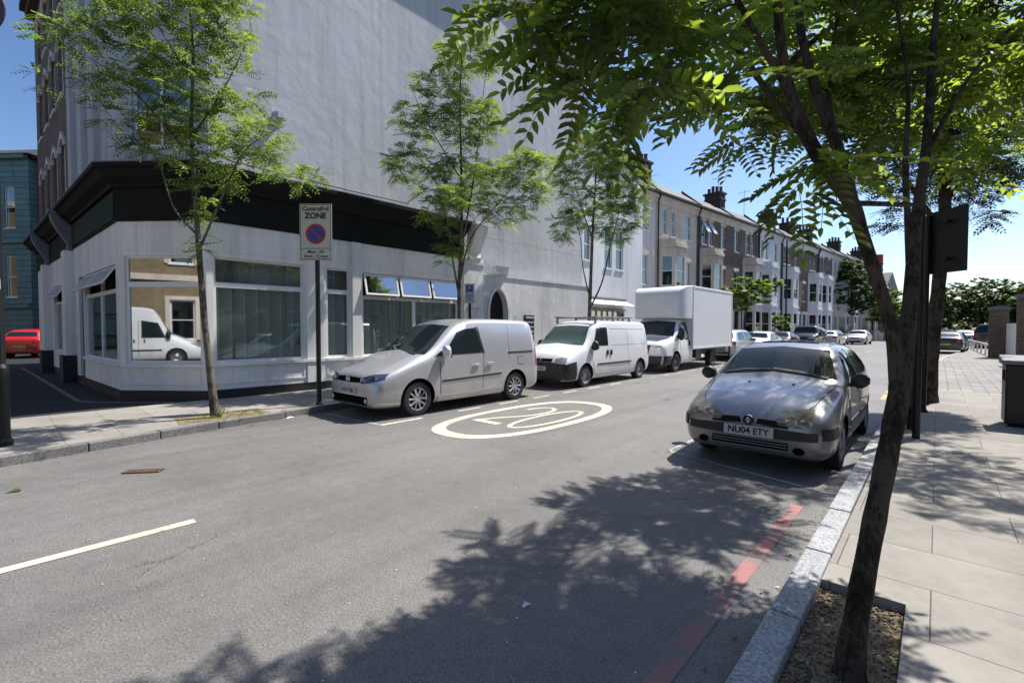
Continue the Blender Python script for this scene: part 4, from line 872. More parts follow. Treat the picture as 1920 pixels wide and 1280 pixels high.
for nm, tp, bt in (('door', [(1.05, .90), (2.12, .95)], [(1.22, .28), (2.12, .28)]), ('door', [(2.15, .95), (3.02, .98)], [(2.15, .28), (2.86, .30)])):
    for sg in (-1, 1):
        c.patch('door_seam', [(tp[0][0] - .01, tp[0][1]), (tp[1][0] + .01, tp[1][1])], [(bt[0][0] - .01, bt[0][1] - .01), (bt[1][0] + .01, bt[1][1] - .01)], 'y', wellm, .0015, sg)
        d_ = c.patch('door', tp, bt, 'y', p_clio, .005, sg); hx = tp[1][0] - .12; b = MB(); yy = .835; b.box(hx - .09, hx + .06, *sorted((sg * (yy - .03), sg * yy)), .80, .835); b.build('handle', p_clio, d_, bevel=.008)
for sg in (-1, 1):
    c.patch('side_window', [(1.64, 1.255), (1.75, 1.305), (2.06, 1.32)], [(1.24, .955), (1.7, .96), (2.06, .965)], 'y', carglass, .007, sg)
    c.patch('side_window', [(2.14, 1.322), (2.6, 1.315), (2.84, 1.295)], [(2.14, .968), (2.6, .975), (2.95, .99)], 'y', carglass, .007, sg)
    c.patch('quarter_window', [(2.90, 1.285), (3.06, 1.25)], [(3.0, .995), (3.22, 1.03)], 'y', carglass, .007, sg, 6)
    c.stripp('rubbing_strip', [(1.2, .47), (2.85, .48)], .07, 'y', plastic, sg, .014)
    c.stripp('door_pillar', [(2.10, .96), (2.10, 1.33)], .07, 'y', plastic, sg, .0075)
c.both('front_flank_strip', [(.06, .55), (.34, .56)], [(.06, .43), (.40, .43)], plastic, off=.012)
for sg in (-1, 1):
    h = c.patch('headlamp', [(sg * .66, .71), (sg * .56, .735), (sg * .43, .70), (sg * .28, .615)], [(sg * .69, .555), (sg * .58, .545), (sg * .42, .545), (sg * .30, .555)], 'f', lampyel, .008, 1)
    for yy in (.43, .57):
        p, n = c.ray('f', (sg * yy, .61), 1); b = MB(); b.lathe([(.058, p.x - .022), (.045, p.x - .010), (0, p.x + .0)], 16, 'x', (0, sg * yy, .61)); b.build('reflector', plain('lamp_bowl', (.5, .49, .45), .2, .6) if 'lamp_bowl' not in MATS else MATS['lamp_bowl'], h, smooth=True)
    g = c.patch('grille', [(sg * .10, .605), (sg * .26, .60), (sg * .40, .585)], [(sg * .08, .545), (sg * .26, .525), (sg * .40, .525)], 'f', wellm, .007, 1)
    for k in range(3): c.stripp('grille_bar', [(sg * .11, .59 - k * .019), (sg * .38, .575 - k * .019)], .006, 'f', plastic, 1, .014, g)
    c.patch('fog_recess', [(sg * .44, .30), (sg * .465, .33), (sg * .50, .338), (sg * .535, .33), (sg * .56, .30)], [(sg * .44, .295), (sg * .465, .265), (sg * .50, .257), (sg * .535, .265), (sg * .56, .295)], 'f', wellm, .006, 1)
c.patch('bumper_strip', [(-.67, .505), (-.3, .51), (.3, .51), (.67, .505)], [(-.67, .415), (-.3, .40), (.3, .40), (.67, .415)], 'f', plastic, .012, 1, 24)
g = c.patch('lower_grille', [(-.40, .365), (.40, .365)], [(-.40, .285), (.40, .285)], 'f', wellm, .006, 1)
for k in range(2): c.stripp('grille_bar', [(-.39, .345 - k * .03), (.39, .345 - k * .03)], .01, 'f', p_clio, 1, .014, g)
plate(c, .455, 'NU04 ETY', .028)
# round dark badge with a silver diamond
h_, n_ = c.ray('f', (0, .575), 1); b = MB(); b.lathe([(.055, h_.x - .012), (.052, h_.x - .02), (0, h_.x - .02), ], 20, 'x', (0, 0, .578)); bd = b.build('badge', inkb, c.root)
b = MB()
for s0, s1 in ((1, .62),):
    o4 = [(0, .04), (.024, 0), (0, -.04), (-.024, 0)]; x = h_.x - .024; vs_ = [(x, y, .578 + z) for y, z in o4] + [(x, y * .45, .578 + z * .5) for y, z in o4]; b.add(vs_, [(i, (i + 1) % 4, 4 + (i + 1) % 4, 4 + i) for i in range(4)])
b.build('diamond_emblem', chrome, bd)
b = MB(); b.lathe([(.060, h_.x - .012), (.056, h_.x - .022), (.052, h_.x - .012)], 20, 'x', (0, 0, .578)); b.build('badge_ring', chrome, bd)
c.patch('sunroof', [(1.95, -.36), (1.95, .36)], [(2.45, -.36), (2.45, .36)], 't', carglass, .012, 1)
for sg in (-1, 1): c.stripp('roof_channel', [(1.8, sg * .50), (2.5, sg * .50), (3.1, sg * .49)], .02, 't', plastic, 1, .004)
for yy in (-.28, .22): b = MB(); h_, _ = c.ray('t', (.83, yy), 1); b.box(.82, .85, yy - .012, yy + .012, h_.z - .004, h_.z + .012); b.build('washer_jet', plastic, c.root)
c.stripp('bonnet_seam', [(.10, -.50), (.3, -.60), (.95, -.69)], .007, 't', wellm, 1, .002); c.stripp('bonnet_seam', [(.10, .50), (.3, .60), (.95, .69)], .007, 't', wellm, 1, .002)
c.mirror(1.28, .98, .80, plastic, .19, .15); c.wheels((.78, 3.25), .285, .79, .18, 'cover', steelw)
c.patch('rear_window', [(-.5, 1.29), (.5, 1.29)], [(-.55, 1.06), (.55, 1.06)], 'r', carglass, .006, 1)
# dashboard clutter: tax disc
CLIO = c.place(-1.58, 5.76)
# ---------------- silver small van
def vanst(L, W, H, nose, cowlx, cowlz, topx, top_w=.80):
    w = W
    return [
     S(0.00, (0, .27), (.50, .27), (.60, .30), (.64, .46), (.61, .62), (.52, .67), (.34, .69), (0, .70)),
     S(0.05, (0, .22), (w * .68, .22), (w * .80, .27), (w * .84, .48), (w * .80, .66), (w * .68, .73), (.40, .76), (0, .775)),
     S(0.20, (0, .20), (w * .76, .20), (w * .90, .27), (w * .94, .50), (w * .90, .72), (w * .76, .80 * nose), (.46, .85 * nose), (0, .87 * nose)),
     S(0.50, (0, .19), (w * .80, .19), (w * .95, .27), (w * .985, .54), (w * .94, .82), (w * .80, .91 * nose), (.50, .96 * nose), (0, .98 * nose)),
     S(cowlx - .15, (0, .19), (w * .82, .19), (w * .97, .27), (w, .58), (w * .965, .95), (w * .84, cowlz - .04), (.54, cowlz + .02), (0, cowlz + .045)),
     S(cowlx, (0, .19), (w * .82, .19), (w * .97, .27), (w, .58), (w * .97, .98), (w * .855, cowlz + .0), (.56, cowlz + .06), (0, cowlz + .09)),
     S(topx, (0, .19), (w * .82, .19), (w * .97, .27), (w, .60), (w * .965, 1.04), (w * top_w, H - .19), (.52, H - .10), (0, H - .08)),
     S(topx + .35, (0, .19), (w * .82, .19), (w * .97, .27), (w, .60), (w * .965, 1.05), (w * top_w, H - .10), (.52, H - .025), (0, H - .01)),
     S(topx + .9, (0, .19), (w * .82, .19), (w * .97, .27), (w, .60), (w * .97, 1.06), (w * (top_w + .02), H - .09), (.54, H - .01), (0, H)),
     S(L - .22, (0, .22), (w * .82, .22), (w * .97, .29), (w, .60), (w * .965, 1.06), (w * (top_w + .01), H - .11), (.54, H - .03), (0, H - .02)),
     S(L - .05, (0, .27), (w * .80, .27), (w * .95, .33), (w * .98, .60), (w * .93, 1.06), (w * (top_w - .06), H - .20), (.50, H - .12), (0, H - .11)),
     S(L, (0, .32), (w * .74, .32), (w * .88, .38), (w * .92, .60), (w * .86, 1.0), (w * (top_w - .12), H - .36), (.46, H - .30), (0, H - .29))]
c = Car('silver_van', vanst(4.40, .90, 1.83, 1.0, 1.12, 1.12, 2.02, .80), p_silver, [(.90, .32, .38), (3.58, .32, .38)], 4.40, label='silver small panel van parked at the left kerb beside the zone sign', cat='van')
windscreen(c, [(-.58, 1.665), (0, 1.70), (.58, 1.665)], [(-.77, 1.12), (0, 1.20), (.77, 1.12)])
for sg in (-1, 1):
    c.patch('side_window', [(1.93, 1.53), (2.15, 1.60), (2.42, 1.625)], [(1.52, 1.10), (2.0, 1.10), (2.56, 1.11)], 'y', carglass, .007, sg)
    c.patch('quarter_window', [(1.62, 1.27), (1.63, 1.28)], [(1.30, 1.07), (1.48, 1.09)], 'y', carglass, .007, sg, 5)
    c.stripp('window_trim', [(2.45, 1.64), (2.53, 1.35), (2.60, 1.10)], .05, 'y', plastic, sg, .008)
    for tp, bt, hx in (([(1.42, 1.06), (2.58, 1.08)], [(1.42, .33), (2.52, .33)], 2.36), ):
        c.patch('door_seam', [(tp[0][0] - .014, tp[0][1]), (tp[1][0] + .016, tp[1][1])], [(bt[0][0] - .014, bt[0][1] - .014), (bt[1][0] + .014, bt[1][1] - .014)], 'y', wellm, .0015, sg)
        d_ = c.patch('door', tp, bt, 'y', p_silver, .005, sg); b = MB(); b.box(hx - .10, hx + .08, *sorted((sg * .90, sg * .935)), .85, .89); b.build('handle', p_silver, d_, bevel=.01)
    b = MB(); b.box(2.66, 2.84, *sorted((sg * .90, sg * .935)), .86, .90); b.build('handle', p_silver, c.root, bevel=.01)
    c.patch('fuel_flap_seam', [(3.66, .98), (3.86, .98)], [(3.66, .80), (3.86, .80)], 'y', wellm, .0015, sg, 5, 5); c.patch('fuel_flap', [(3.67, .97), (3.85, .97)], [(3.67, .81), (3.85, .81)], 'y', p_silver, .005, sg, 5, 5)
    c.stripp('body_seam', [(2.60, 1.09), (2.50, 1.66)], .013, 'y', wellm, sg, .002); c.stripp('body_seam', [(3.38, .95), (3.40, 1.7)], .006, 'y', wellm, sg, .0015)
    c.stripp('rubbing_strip', [(1.45, .60), (3.10, .64)], .035, 'y', plastic, sg, .014); c.stripp('door_rail', [(3.35, 1.08), (4.20, 1.08)], .035, 'y', plastic, sg, .006)
    c.patch('sill', [(1.34, .33), (3.12, .33)], [(1.34, .23), (3.12, .23)], 'y', p_silver, .018, sg, skirt=.03)
    h = c.patch('headlamp', [(sg * .79, .81), (sg * .62, .80), (sg * .42, .735)], [(sg * .82, .72), (sg * .66, .655), (sg * .42, .645)], 'f', lampblue, .008, 1)
    for yy, zz in ((.48, .69), (.68, .76)): p, n = c.ray('f', (sg * yy, zz), 1); b = MB(); b.lathe([(.06, p.x - .018), (.05, p.x - .01), (0, p.x - .004)], 16, 'x', (0, sg * yy, zz)); b.build('reflector', lampglass, h, smooth=True)
    p, n = c.ray('f', (sg * .62, .34), 1); b = MB(); b.lathe([(.045, p.x - .014), (.03, p.x - .02), (0, p.x - .016)], 14, 'x', (0, sg * .58, .34)); b.build('fog_lamp', lampglass, c.root)
    c.patch('tail_lamp', [(sg * .80, 1.16), (sg * .70, 1.18)], [(sg * .84, .72), (sg * .74, .72)], 'r', redlamp, .01, 1)
    c.patch('tail_lamp_side', [(4.30, 1.14), (4.37, 1.12)], [(4.30, .75), (4.37, .75)], 'y', redlamp, .008, sg, 3, 5)
c.patch('grille', [(-.40, .735), (0, .745), (.40, .735)], [(-.40, .655), (0, .64), (.40, .655)], 'f', wellm, .007, 1)
c.patch('lower_grille', [(-.62, .41), (.62, .41)], [(-.60, .27), (.60, .27)], 'f', wellm, .008, 1)
h_, n_ = c.ray('f', (0, .70), 1); b = MB(); x = h_.x - .016
b.lathe([(.068, x - .002), (.06, x - .008), (.054, x - .002)], 24, 'x', (0, 0, .70))
for a, e_ in (((-.042, .735), (-.014, .665)), ((-.014, .665), (.0, .70)), ((0, .70), (.014, .665)), ((.014, .665), (.042, .735)), ((-.018, .752), (0, .71)), ((0, .71), (.018, .752))): b.tube([(x - .004, a[0], a[1]), (x - .004, e_[0], e_[1])], .006, 5)
b.build('badge', chrome, c.root)
plate(c, .50, 'LN14 YBD', .03)
c.stripp('wiper', [(-.66, 1.13), (-.2, 1.20), (.05, 1.24)], .025, 'f', plastic, 1, .014)
b = MB(); b.box(-.1 + 4.36, 4.46, -.80, .80, .32, .52); b.build('rear_bumper', p_silver, c.root, bevel=.04)
c.mirror(1.50, 1.15, .86, p_silver, .20, .22); c.wheels((.90, 3.58), .315, .87, .2, 'alloy')
CADDY = c.place(-7.95, 4.33, rz=0)
# ---------------- white van with black bumper
c = Car('white_van', vanst(4.74, .915, 1.86, 1.06, .98, 1.14, 1.66, .84), p_white, [(.95, .31, .36), (4.10, .31, .36)], 4.74, label='white panel van with black front bumper and roof bars, between silver and box vans', cat='van')
windscreen(c, [(-.62, 1.67), (0, 1.70), (.62, 1.67)], [(-.78, 1.14), (0, 1.20), (.78, 1.14)], carglass2)
c.patch('bumper', [(-.80, .66), (-.4, .70), (.4, .70), (.80, .66)], [(-.70, .24), (-.4, .24), (.4, .24), (.70, .24)], 'f', plastic, .03, 1, 24, 8, skirt=.06)
c.patch('grille', [(-.42, .80), (.42, .80)], [(-.42, .72), (.42, .72)], 'f', wellm, .008, 1); plate(c, .54, 'GL13 NLX', .05)
for sg in (-1, 1):
    c.patch('bumper_corner', [(.04, .62), (.22, .68), (.50, .72)], [(.04, .26), (.22, .24), (.50, .24)], 'y', plastic, .012, sg)
    c.patch('side_window', [(1.62, 1.60), (1.86, 1.64), (2.14, 1.64)], [(1.36, 1.13), (1.75, 1.12), (2.14, 1.12)], 'y', carglass, .007, sg)
    c.patch('door_seam', [(1.19, 1.09), (2.19, 1.09)], [(1.36, .31), (2.17, .31)], 'y', wellm, .0015, sg); d_ = c.patch('door', [(1.20, 1.09), (2.18, 1.09)], [(1.37, .32), (2.16, .32)], 'y', p_white, .005, sg)
    b = MB(); b.box(2.03, 2.09, *sorted((sg * .90, sg * .94)), .84, .99); b.build('handle', plastic, d_, bevel=.01)
    b = MB(); b.box(2.24, 2.30, *sorted((sg * .90, sg * .94)), .84, .99); b.build('handle', plastic, c.root, bevel=.01)
    c.stripp('rubbing_strip', [(1.5, .60), (3.45, .60)], .045, 'y', plastic, sg, .014)
    c.stripp('panel_line', [(2.28, 1.60), (4.4, 1.58), (4.48, 1.5), (4.5, 1.14)], .012, 'y', steelw, sg, .002, n=30); c.stripp('panel_line', [(2.28, 1.12), (4.5, 1.12)], .010, 'y', steelw, sg, .002)
    c.stripp('body_seam', [(3.3, .40), (3.3, 1.64)], .008, 'y', wellm, sg, .0015)
    h = c.patch('headlamp', [(sg * .78, .83), (sg * .64, .84), (sg * .50, .80)], [(sg * .80, .72), (sg * .66, .71), (sg * .52, .71)], 'f', lampglass, .010, 1)
    c.patch('tail_lamp', [(4.62, 1.2), (4.71, 1.18)], [(4.62, .74), (4.71, .76)], 'y', redlamp, .008, sg, 3, 5)
b = MB()
for x in (1.75, 2.75, 3.75): b.cyl((x, -.68, 1.93), (x, .68, 1.93), .018, 8); b.box(x - .03, x + .03, -.70, -.66, 1.76, 1.96); b.box(x - .03, x + .03, .66, .70, 1.76, 1.96)
b.cyl((1.6, -.68, 1.955), (3.9, -.68, 1.955), .016, 8); b.cyl((1.6, .68, 1.955), (3.9, .68, 1.955), .016, 8); b.build('roof_bars', lead, c.root)
h_, n_ = c.ray('f', (0, .76), 1); b = MB(); b.lathe([(.06, h_.x - .02), (.05, h_.x - .026), (.046, h_.x - .02)], 20, 'x', (0, 0, .76)); b.cyl((h_.x - .02, -.05, .76), (h_.x - .02, .05, .765), .007, 5); b.build('badge', chrome, c.root)
c.mirror(1.30, 1.13, .87, plastic, .2, .22); c.wheels((.95, 4.10), .305, .88, .19, 'steel', steelw)
COMBO = c.place(-8.02, 9.93)
# ---------------- white box van
cab = [
 S(0.00, (0, .33), (.55, .33), (.68, .36), (.74, .52), (.70, .80), (.60, .88), (.40, .91), (0, .92)),
 S(0.06, (0, .29), (.76, .29), (.88, .34), (.92, .54), (.88, .88), (.78, .98), (.46, 1.02), (0, 1.03)),
 S(0.30, (0, .28), (.82, .28), (.95, .34), (.985, .58), (.94, .98), (.84, 1.10), (.52, 1.15), (0, 1.17)),
 S(0.85, (0, .28), (.84, .28), (.97, .34), (1.0, .62), (.97, 1.12), (.88, 1.24), (.56, 1.28), (0, 1.30)),
 S(0.98, (0, .28), (.84, .28), (.97, .34), (1.0, .62), (.97, 1.15), (.885, 1.30), (.58, 1.38), (0, 1.40)),
 S(1.55, (0, .28), (.84, .28), (.97, .34), (1.0, .64), (.97, 1.2), (.80, 1.86), (.55, 1.93), (0, 1.95)),
 S(1.80, (0, .28), (.84, .28), (.97, .34), (1.0, .64), (.97, 1.2), (.79, 1.93), (.55, 1.99), (0, 2.0)),
 S(2.45, (0, .28), (.84, .28), (.97, .34), (1.0, .64), (.97, 1.2), (.79, 1.93), (.55, 1.99), (0, 2.0))]
c = Car('box_van', cab, p_white, [(.95, .36, .43)], 2.45, label='large white box van with overhanging body parked before the terrace', cat='van')
windscreen(c, [(-.74, 1.85), (0, 1.91), (.74, 1.85)], [(-.86, 1.31), (0, 1.38), (.86, 1.31)])
c.patch('bumper', [(-.86, .62), (0, .62), (.86, .62)], [(-.80, .31), (0, .31), (.80, .31)], 'f', plastic, .05, 1, 24, 8, skirt=.08); c.patch('grille', [(-.42, 1.0), (.42, 1.0)], [(-.36, .72), (.36, .72)], 'f', plastic, .012, 1); plate(c, .5, 'KN57 WPB', .08)
for sg in (-1, 1):
    c.patch('bumper_corner', [(.05, .62), (.52, .62)], [(.05, .31), (.52, .31)], 'y', plastic, .012, sg)
    h = c.patch('headlamp', [(sg * .82, .98), (sg * .70, .98), (sg * .56, .92)], [(sg * .86, .74), (sg * .72, .70), (sg * .58, .70)], 'f', lampglass, .012, 1)
    c.patch('side_window', [(1.52, 1.78), (1.8, 1.85), (2.15, 1.86)], [(1.10, 1.26), (1.6, 1.22), (2.15, 1.18)], 'y', carglass, .007, sg)
    c.patch('door_seam', [(1.30, 1.15), (2.24, 1.15)], [(1.40, .39), (2.24, .39)], 'y', wellm, .0015, sg); d_ = c.patch('door', [(1.31, 1.15), (2.23, 1.15)], [(1.41, .40), (2.23, .40)], 'y', p_white, .005, sg)
    b = MB(); b.box(2.10, 2.16, *sorted((sg * .99, sg * 1.03)), .95, 1.15); b.build('handle', plastic, d_)
    b = MB(); b.box(.70, .76, *sorted((sg * 1.0, sg * 1.02)), .88, .92); b.build('indicator', plain('indicator_orange', (.6, .2, .02), .3) if 'indicator_orange' not in MATS else MATS['indicator_orange'], c.root)
c.mirror(1.22, 1.42, .95, plastic, .22, .42)
Wb = 1.06; b = MB(); b.box(2.3, 7.0, -Wb, Wb, .80, 3.27)
st_ = [(1.30, 2.2, 2.45, .62), (1.33, 2.1, 2.75, .80), (1.38, 2.03, 2.95, .89), (1.46, 1.99, 3.07, .945), (1.6, 1.98, 3.16, .995), (1.8, 1.98, 3.22, 1.03), (2.05, 1.98, 3.25, 1.05), (2.298, 1.98, 3.266, 1.058)]
b.add([p for x, z0, z1, w in st_ for p in ((x, -w, z0), (x, w, z0), (x, w, z1), (x, -w, z1))], [(i * 4 + k, i * 4 + (k + 1) % 4, i * 4 + 4 + (k + 1) % 4, i * 4 + 4 + k) for i in range(len(st_) - 1) for k in range(4)] + [(0, 1, 2, 3)])
box = b.build('box_body', p_box, c.root, bevel=.03, smooth=True, ang=42)
b = MB()
for sg in (-1, 1):
    y0, y1 = sorted((sg * Wb, sg * (Wb + .015)))
    b.box(2.32, 6.98, y0, y1, .80, .88); b.box(2.32, 6.98, y0, y1, 3.18, 3.25); b.box(6.93, 7.0, y0, y1, .88, 3.18); b.box(2.32, 2.37, y0, y1, .88, 3.18)
b.build('edge_trim', p_box, box, bevel=.004)
b = MB(); b.box(2.3, 6.9, -.5, -.38, .5, .79); b.box(2.3, 6.9, .38, .5, .5, .79); b.box(6.95, 7.02, -1.0, 1.0, .42, .52); b.box(3.0, 3.6, -.92, -.55, .42, .75); b.box(6.86, 6.93, -1.02, -.95, .30, .8); b.box(6.86, 6.93, .95, 1.02, .30, .8); b.build('chassis', plastic, c.root)
b = MB(); b.M = Matrix.Translation((0, 0, 0)); b.box(5.0, 6.3, -1.0, -.97, .55, .8); b.build('mudguard', plastic, c.root)
c.wheels((.95, 4.75), .35, .98, .22, 'steel', plain('wheel_dark', (.10, .10, .10), .6)); c.place(-8.1, 15.9)
BOXVAN = c.root
# ---------------- generic cars further away
def carst(L, W, H, hood, cowl, top, rear, rtop, tail, belt=.9):
    k = W / .85
    def r(zb, wb, w, zm, wbelt, zbelt, wr, zr, zt): return ((0, zb), (wb * .82, zb), (w * .95, zb + .1), (w, zm), (wbelt, zbelt), (wr, zr), (wr * .7, zt - .015), (0, zt))
    return [S(0, *r(.30, .55, .62, .45, .60, .58, .45, .62, .66)), S(.08, *r(.22, .68, W * .88, .48, W * .84, .64, .60, .69, .73)), S(.45, *r(.19, W * .92, W * .97, .55, W * .93, hood - .1, W * .78, hood - .04, hood)),
      S(cowl, *r(.18, W * .92, W, .58, W * .96, belt - .02, W * .84, belt + .05, belt + .10)), S(top, *r(.18, W * .92, W, .6, W * .96, belt + .02, W * .74, H - .10, H - .02)), S(top + .5, *r(.18, W * .92, W, .6, W * .96, belt + .03, W * .72, H - .07, H)),
      S(rtop, *r(.2, W * .92, W, .6, W * .95, belt + .05, W * .70, H - .12, H - .05)), S(rear, *r(.24, W * .9, W * .97, .6, W * .92, belt + .04, W * .78, belt + .1, belt + .15)), S(L - .05, *r(.28, W * .8, W * .92, .58, W * .88, tail - .1, W * .72, tail - .03, tail)), S(L, *r(.33, W * .7, W * .82, .58, W * .8, tail - .2, W * .62, tail - .13, tail - .1))]
def simplecar(name, paint, x, y, face, label, L=4.3, W=.87, H=1.45, hood=.9, cowl=1.15, top=1.8, rtop=3.3, rear=4.0, tail=1.0, belt=.92, rz=0, group='cars parked along the left kerb beyond the box van'):
    c = Car(name, carst(L, W, H, hood, cowl, top, rear, rtop, tail, belt), paint, [(.8, .31, .36), (L - .85, .31, .36)], L, label=label, cat='car', group=group)
    zt, zb = H - .13, belt + .09
    windscreen(c, [(-W * .68, zt), (0, zt + .03), (W * .68, zt)], [(-W * .82, zb + .03), (0, zb + .08), (W * .82, zb + .03)], carglass)
    c.patch('rear_window', [(-W * .62, zt - .04), (W * .62, zt - .04)], [(-W * .72, belt + .18), (W * .72, belt + .18)], 'r', carglass, .006, 1)
    m = (top + rtop) / 2
    for sg in (-1, 1):
        c.patch('side_window', [(top - .05, zt - .07), (top + .15, zt - .01), (m - .05, zt + .0)], [(cowl + .30, belt + .05), (top, belt + .055), (m - .05, belt + .06)], 'y', carglass, .007, sg)
        c.patch('side_window', [(m + .05, zt), (rtop - .25, zt - .02), (rtop - .02, zt - .08)], [(m + .05, belt + .06), (rtop - .2, belt + .07), (rtop + .15, belt + .09)], 'y', carglass, .007, sg)
        c.stripp('door_seam', [(m, .3), (m, belt + .02)], .012, 'y', wellm, sg, .002); c.stripp('door_seam', [(cowl + .12, .3), (cowl + .10, belt - .02)], .012, 'y', wellm, sg, .002)
        c.patch('headlamp', [(sg * W * .82, hood - .17), (sg * W * .50, hood - .19)], [(sg * W * .84, hood - .30), (sg * W * .48, hood - .28)], 'f', lampglass, .008, 1, 6, 4)
        c.patch('tail_lamp', [(sg * W * .86, tail - .05), (sg * W * .6, tail - .05)], [(sg * W * .88, tail - .25), (sg * W * .6, tail - .25)], 'r', redlamp, .01, 1, 6, 4); c.patch('tail_lamp_side', [(L - .16, tail - .04), (L - .06, tail - .06)], [(L - .16, tail - .24), (L - .06, tail - .24)], 'y', redlamp, .009, sg, 3, 4)
    c.patch('grille', [(-.36, hood - .2), (.36, hood - .2)], [(-.36, hood - .3), (.36, hood - .3)], 'f', wellm, .007, 1); c.patch('lower_grille', [(-.45, .38), (.45, .38)], [(-.45, .28), (.45, .28)], 'f', wellm, .007, 1)
    plate(c, .48, '', .02); plate(c, .6 if tail > .9 else .5, '', .02, False, mat=plain('plate_yellow', (.55, .42, .05), .5) if 'plate_yellow' not in MATS else MATS['plate_yellow'])
    c.mirror(cowl + .38, belt + .08, W - .04, paint, .17, .13); c.wheels((.8, L - .85), .30, W - .03, .18, 'cover', steelw); c.place(x, y, face, rz); return c
simplecar('silver_hatchback', p_lsil, -8.05, 28.2, 1, 'silver tall hatchback with red tail lamp, right behind the box van', 4.2, .87, 1.56, .95, 1.0, 1.6, 3.5, 4.0, 1.05, .95)
simplecar('white_car', p_white, -8.0, 28.9, -1, 'white saloon car facing the camera behind the silver tall hatchback', 4.4, .87, 1.44)
simplecar('dark_car', p_dred, -7.95, 34.0, -1, 'low black car between the white saloon and the black off-roader', 4.1, .85, 1.42, group='cars parked along the left kerb beyond the box van')
simplecar('black_off_roader', p_black, -7.65, 40.9, -1, 'black boxy off-road car, tallest in the far row of parked cars', 4.7, .94, 1.82, 1.12, 1.3, 1.75, 4.3, 4.55, 1.2, 1.12, rz=-.03)
simplecar('silver_estate', p_silver, -6.95, 52.5, 1, 'grey silver estate seen from behind, past the black off-roader', 4.6, .88, 1.46, .92, 1.15, 1.8, 3.9, 4.35, 1.0, .93, rz=-.04)
simplecar('pale_car', p_lsil, -6.0, 56.5, -1, 'last pale silver car in the left row before the bend', 4.4, .87, 1.45, rz=-.05)
simplecar('far_black_car', p_black, .75, 44.5, 1, 'black car parked on the right beyond the second tree trunk', 4.3, .88, 1.42, rz=-.09, group='cars on the right beyond the trees')
simplecar('far_dark_van', p_black, 3.3, 54, 1, 'dark tall vehicle on the far right by the gate pier', 4.8, .95, 1.95, 1.12, 1.2, 1.7, 4.4, 4.65, 1.2, 1.12, rz=-.09, group='cars on the right beyond the trees')
for i, (x, y, p) in enumerate(((2.2, 66, p_lsil), (3.6, 80, p_white), (1.0, 84, p_dred), (5.9, 72, p_lsil))):
    simplecar('distant_car', p, x, y, -1 if i % 2 else 1, ['small silver car far down the road at right', 'white car farthest down the road under the round tree', 'dark car far down the road left of the white one', 'pale car far off at right near the gate pier'][i], group='distant cars down the road', rz=-.08)
r = simplecar('red_car', p_red, -26.2 + 0, 0, 1, 'bright red car parked in the side street at far left', 3.9, .84, 1.5, .95, 1.0, 1.6, 3.3, 3.75, 1.0, .93, group=None)
q = U(52, 615, 24.5); r.root.location = (q.x - 2.5, q.y + 1.3, .09); r.root.rotation_euler.z = R(-25)
# white high-roof van across the side street, seen mirrored in the corner window
q = [(x, [(yy, z if z < 1.5 else z + .55) for yy, z in rg]) for x, rg in vanst(5.6, 1.0, 2.0, 1.1, 1.1, 1.25, 1.8, .84)]
c = Car('high_roof_van', q, p_white, [(.98, .35, .40), (4.4, .35, .40)], 5.6, label='white high-roofed van across the side street, reflected in the corner window', cat='van')
windscreen(c, [(-.66, 2.0), (0, 2.05), (.66, 2.0)], [(-.84, 1.32), (0, 1.4), (.84, 1.32)])
for sg in (-1, 1):
    c.patch('side_window', [(1.62, 1.85), (2.2, 1.95)], [(1.36, 1.2), (2.2, 1.2)], 'y', carglass, .008, sg); c.stripp('door_seam', [(2.3, .4), (2.3, 1.95)], .014, 'y', wellm, sg, .003); c.stripp('rubbing_strip', [(1.5, .66), (3.9, .66)], .07, 'y', plastic, sg, .01)
    c.patch('headlamp', [(sg * .86, .95), (sg * .6, .9)], [(sg * .88, .76), (sg * .6, .72)], 'f', lampglass, .01, 1); c.stripp('door_seam', [(3.5, .4), (3.5, 2.2)], .014, 'y', wellm, sg, .003)
    for x in (2.1, 2.45): c.stripp('handle', [(x, 1.0), (x, 1.14)], .05, 'y', plastic, sg, .02)
c.patch('bumper', [(-.84, .58), (.84, .58)], [(-.8, .26), (.8, .26)], 'f', plastic, .03, 1)
c.mirror(1.25, 1.35, .92, plastic, .2, .3); c.wheels((.98, 4.4), .34, .97, .2, 'steel', steelw); c.root.location = (-10.9, -11.8, 0); c.root.rotation_euler.z = R(180)
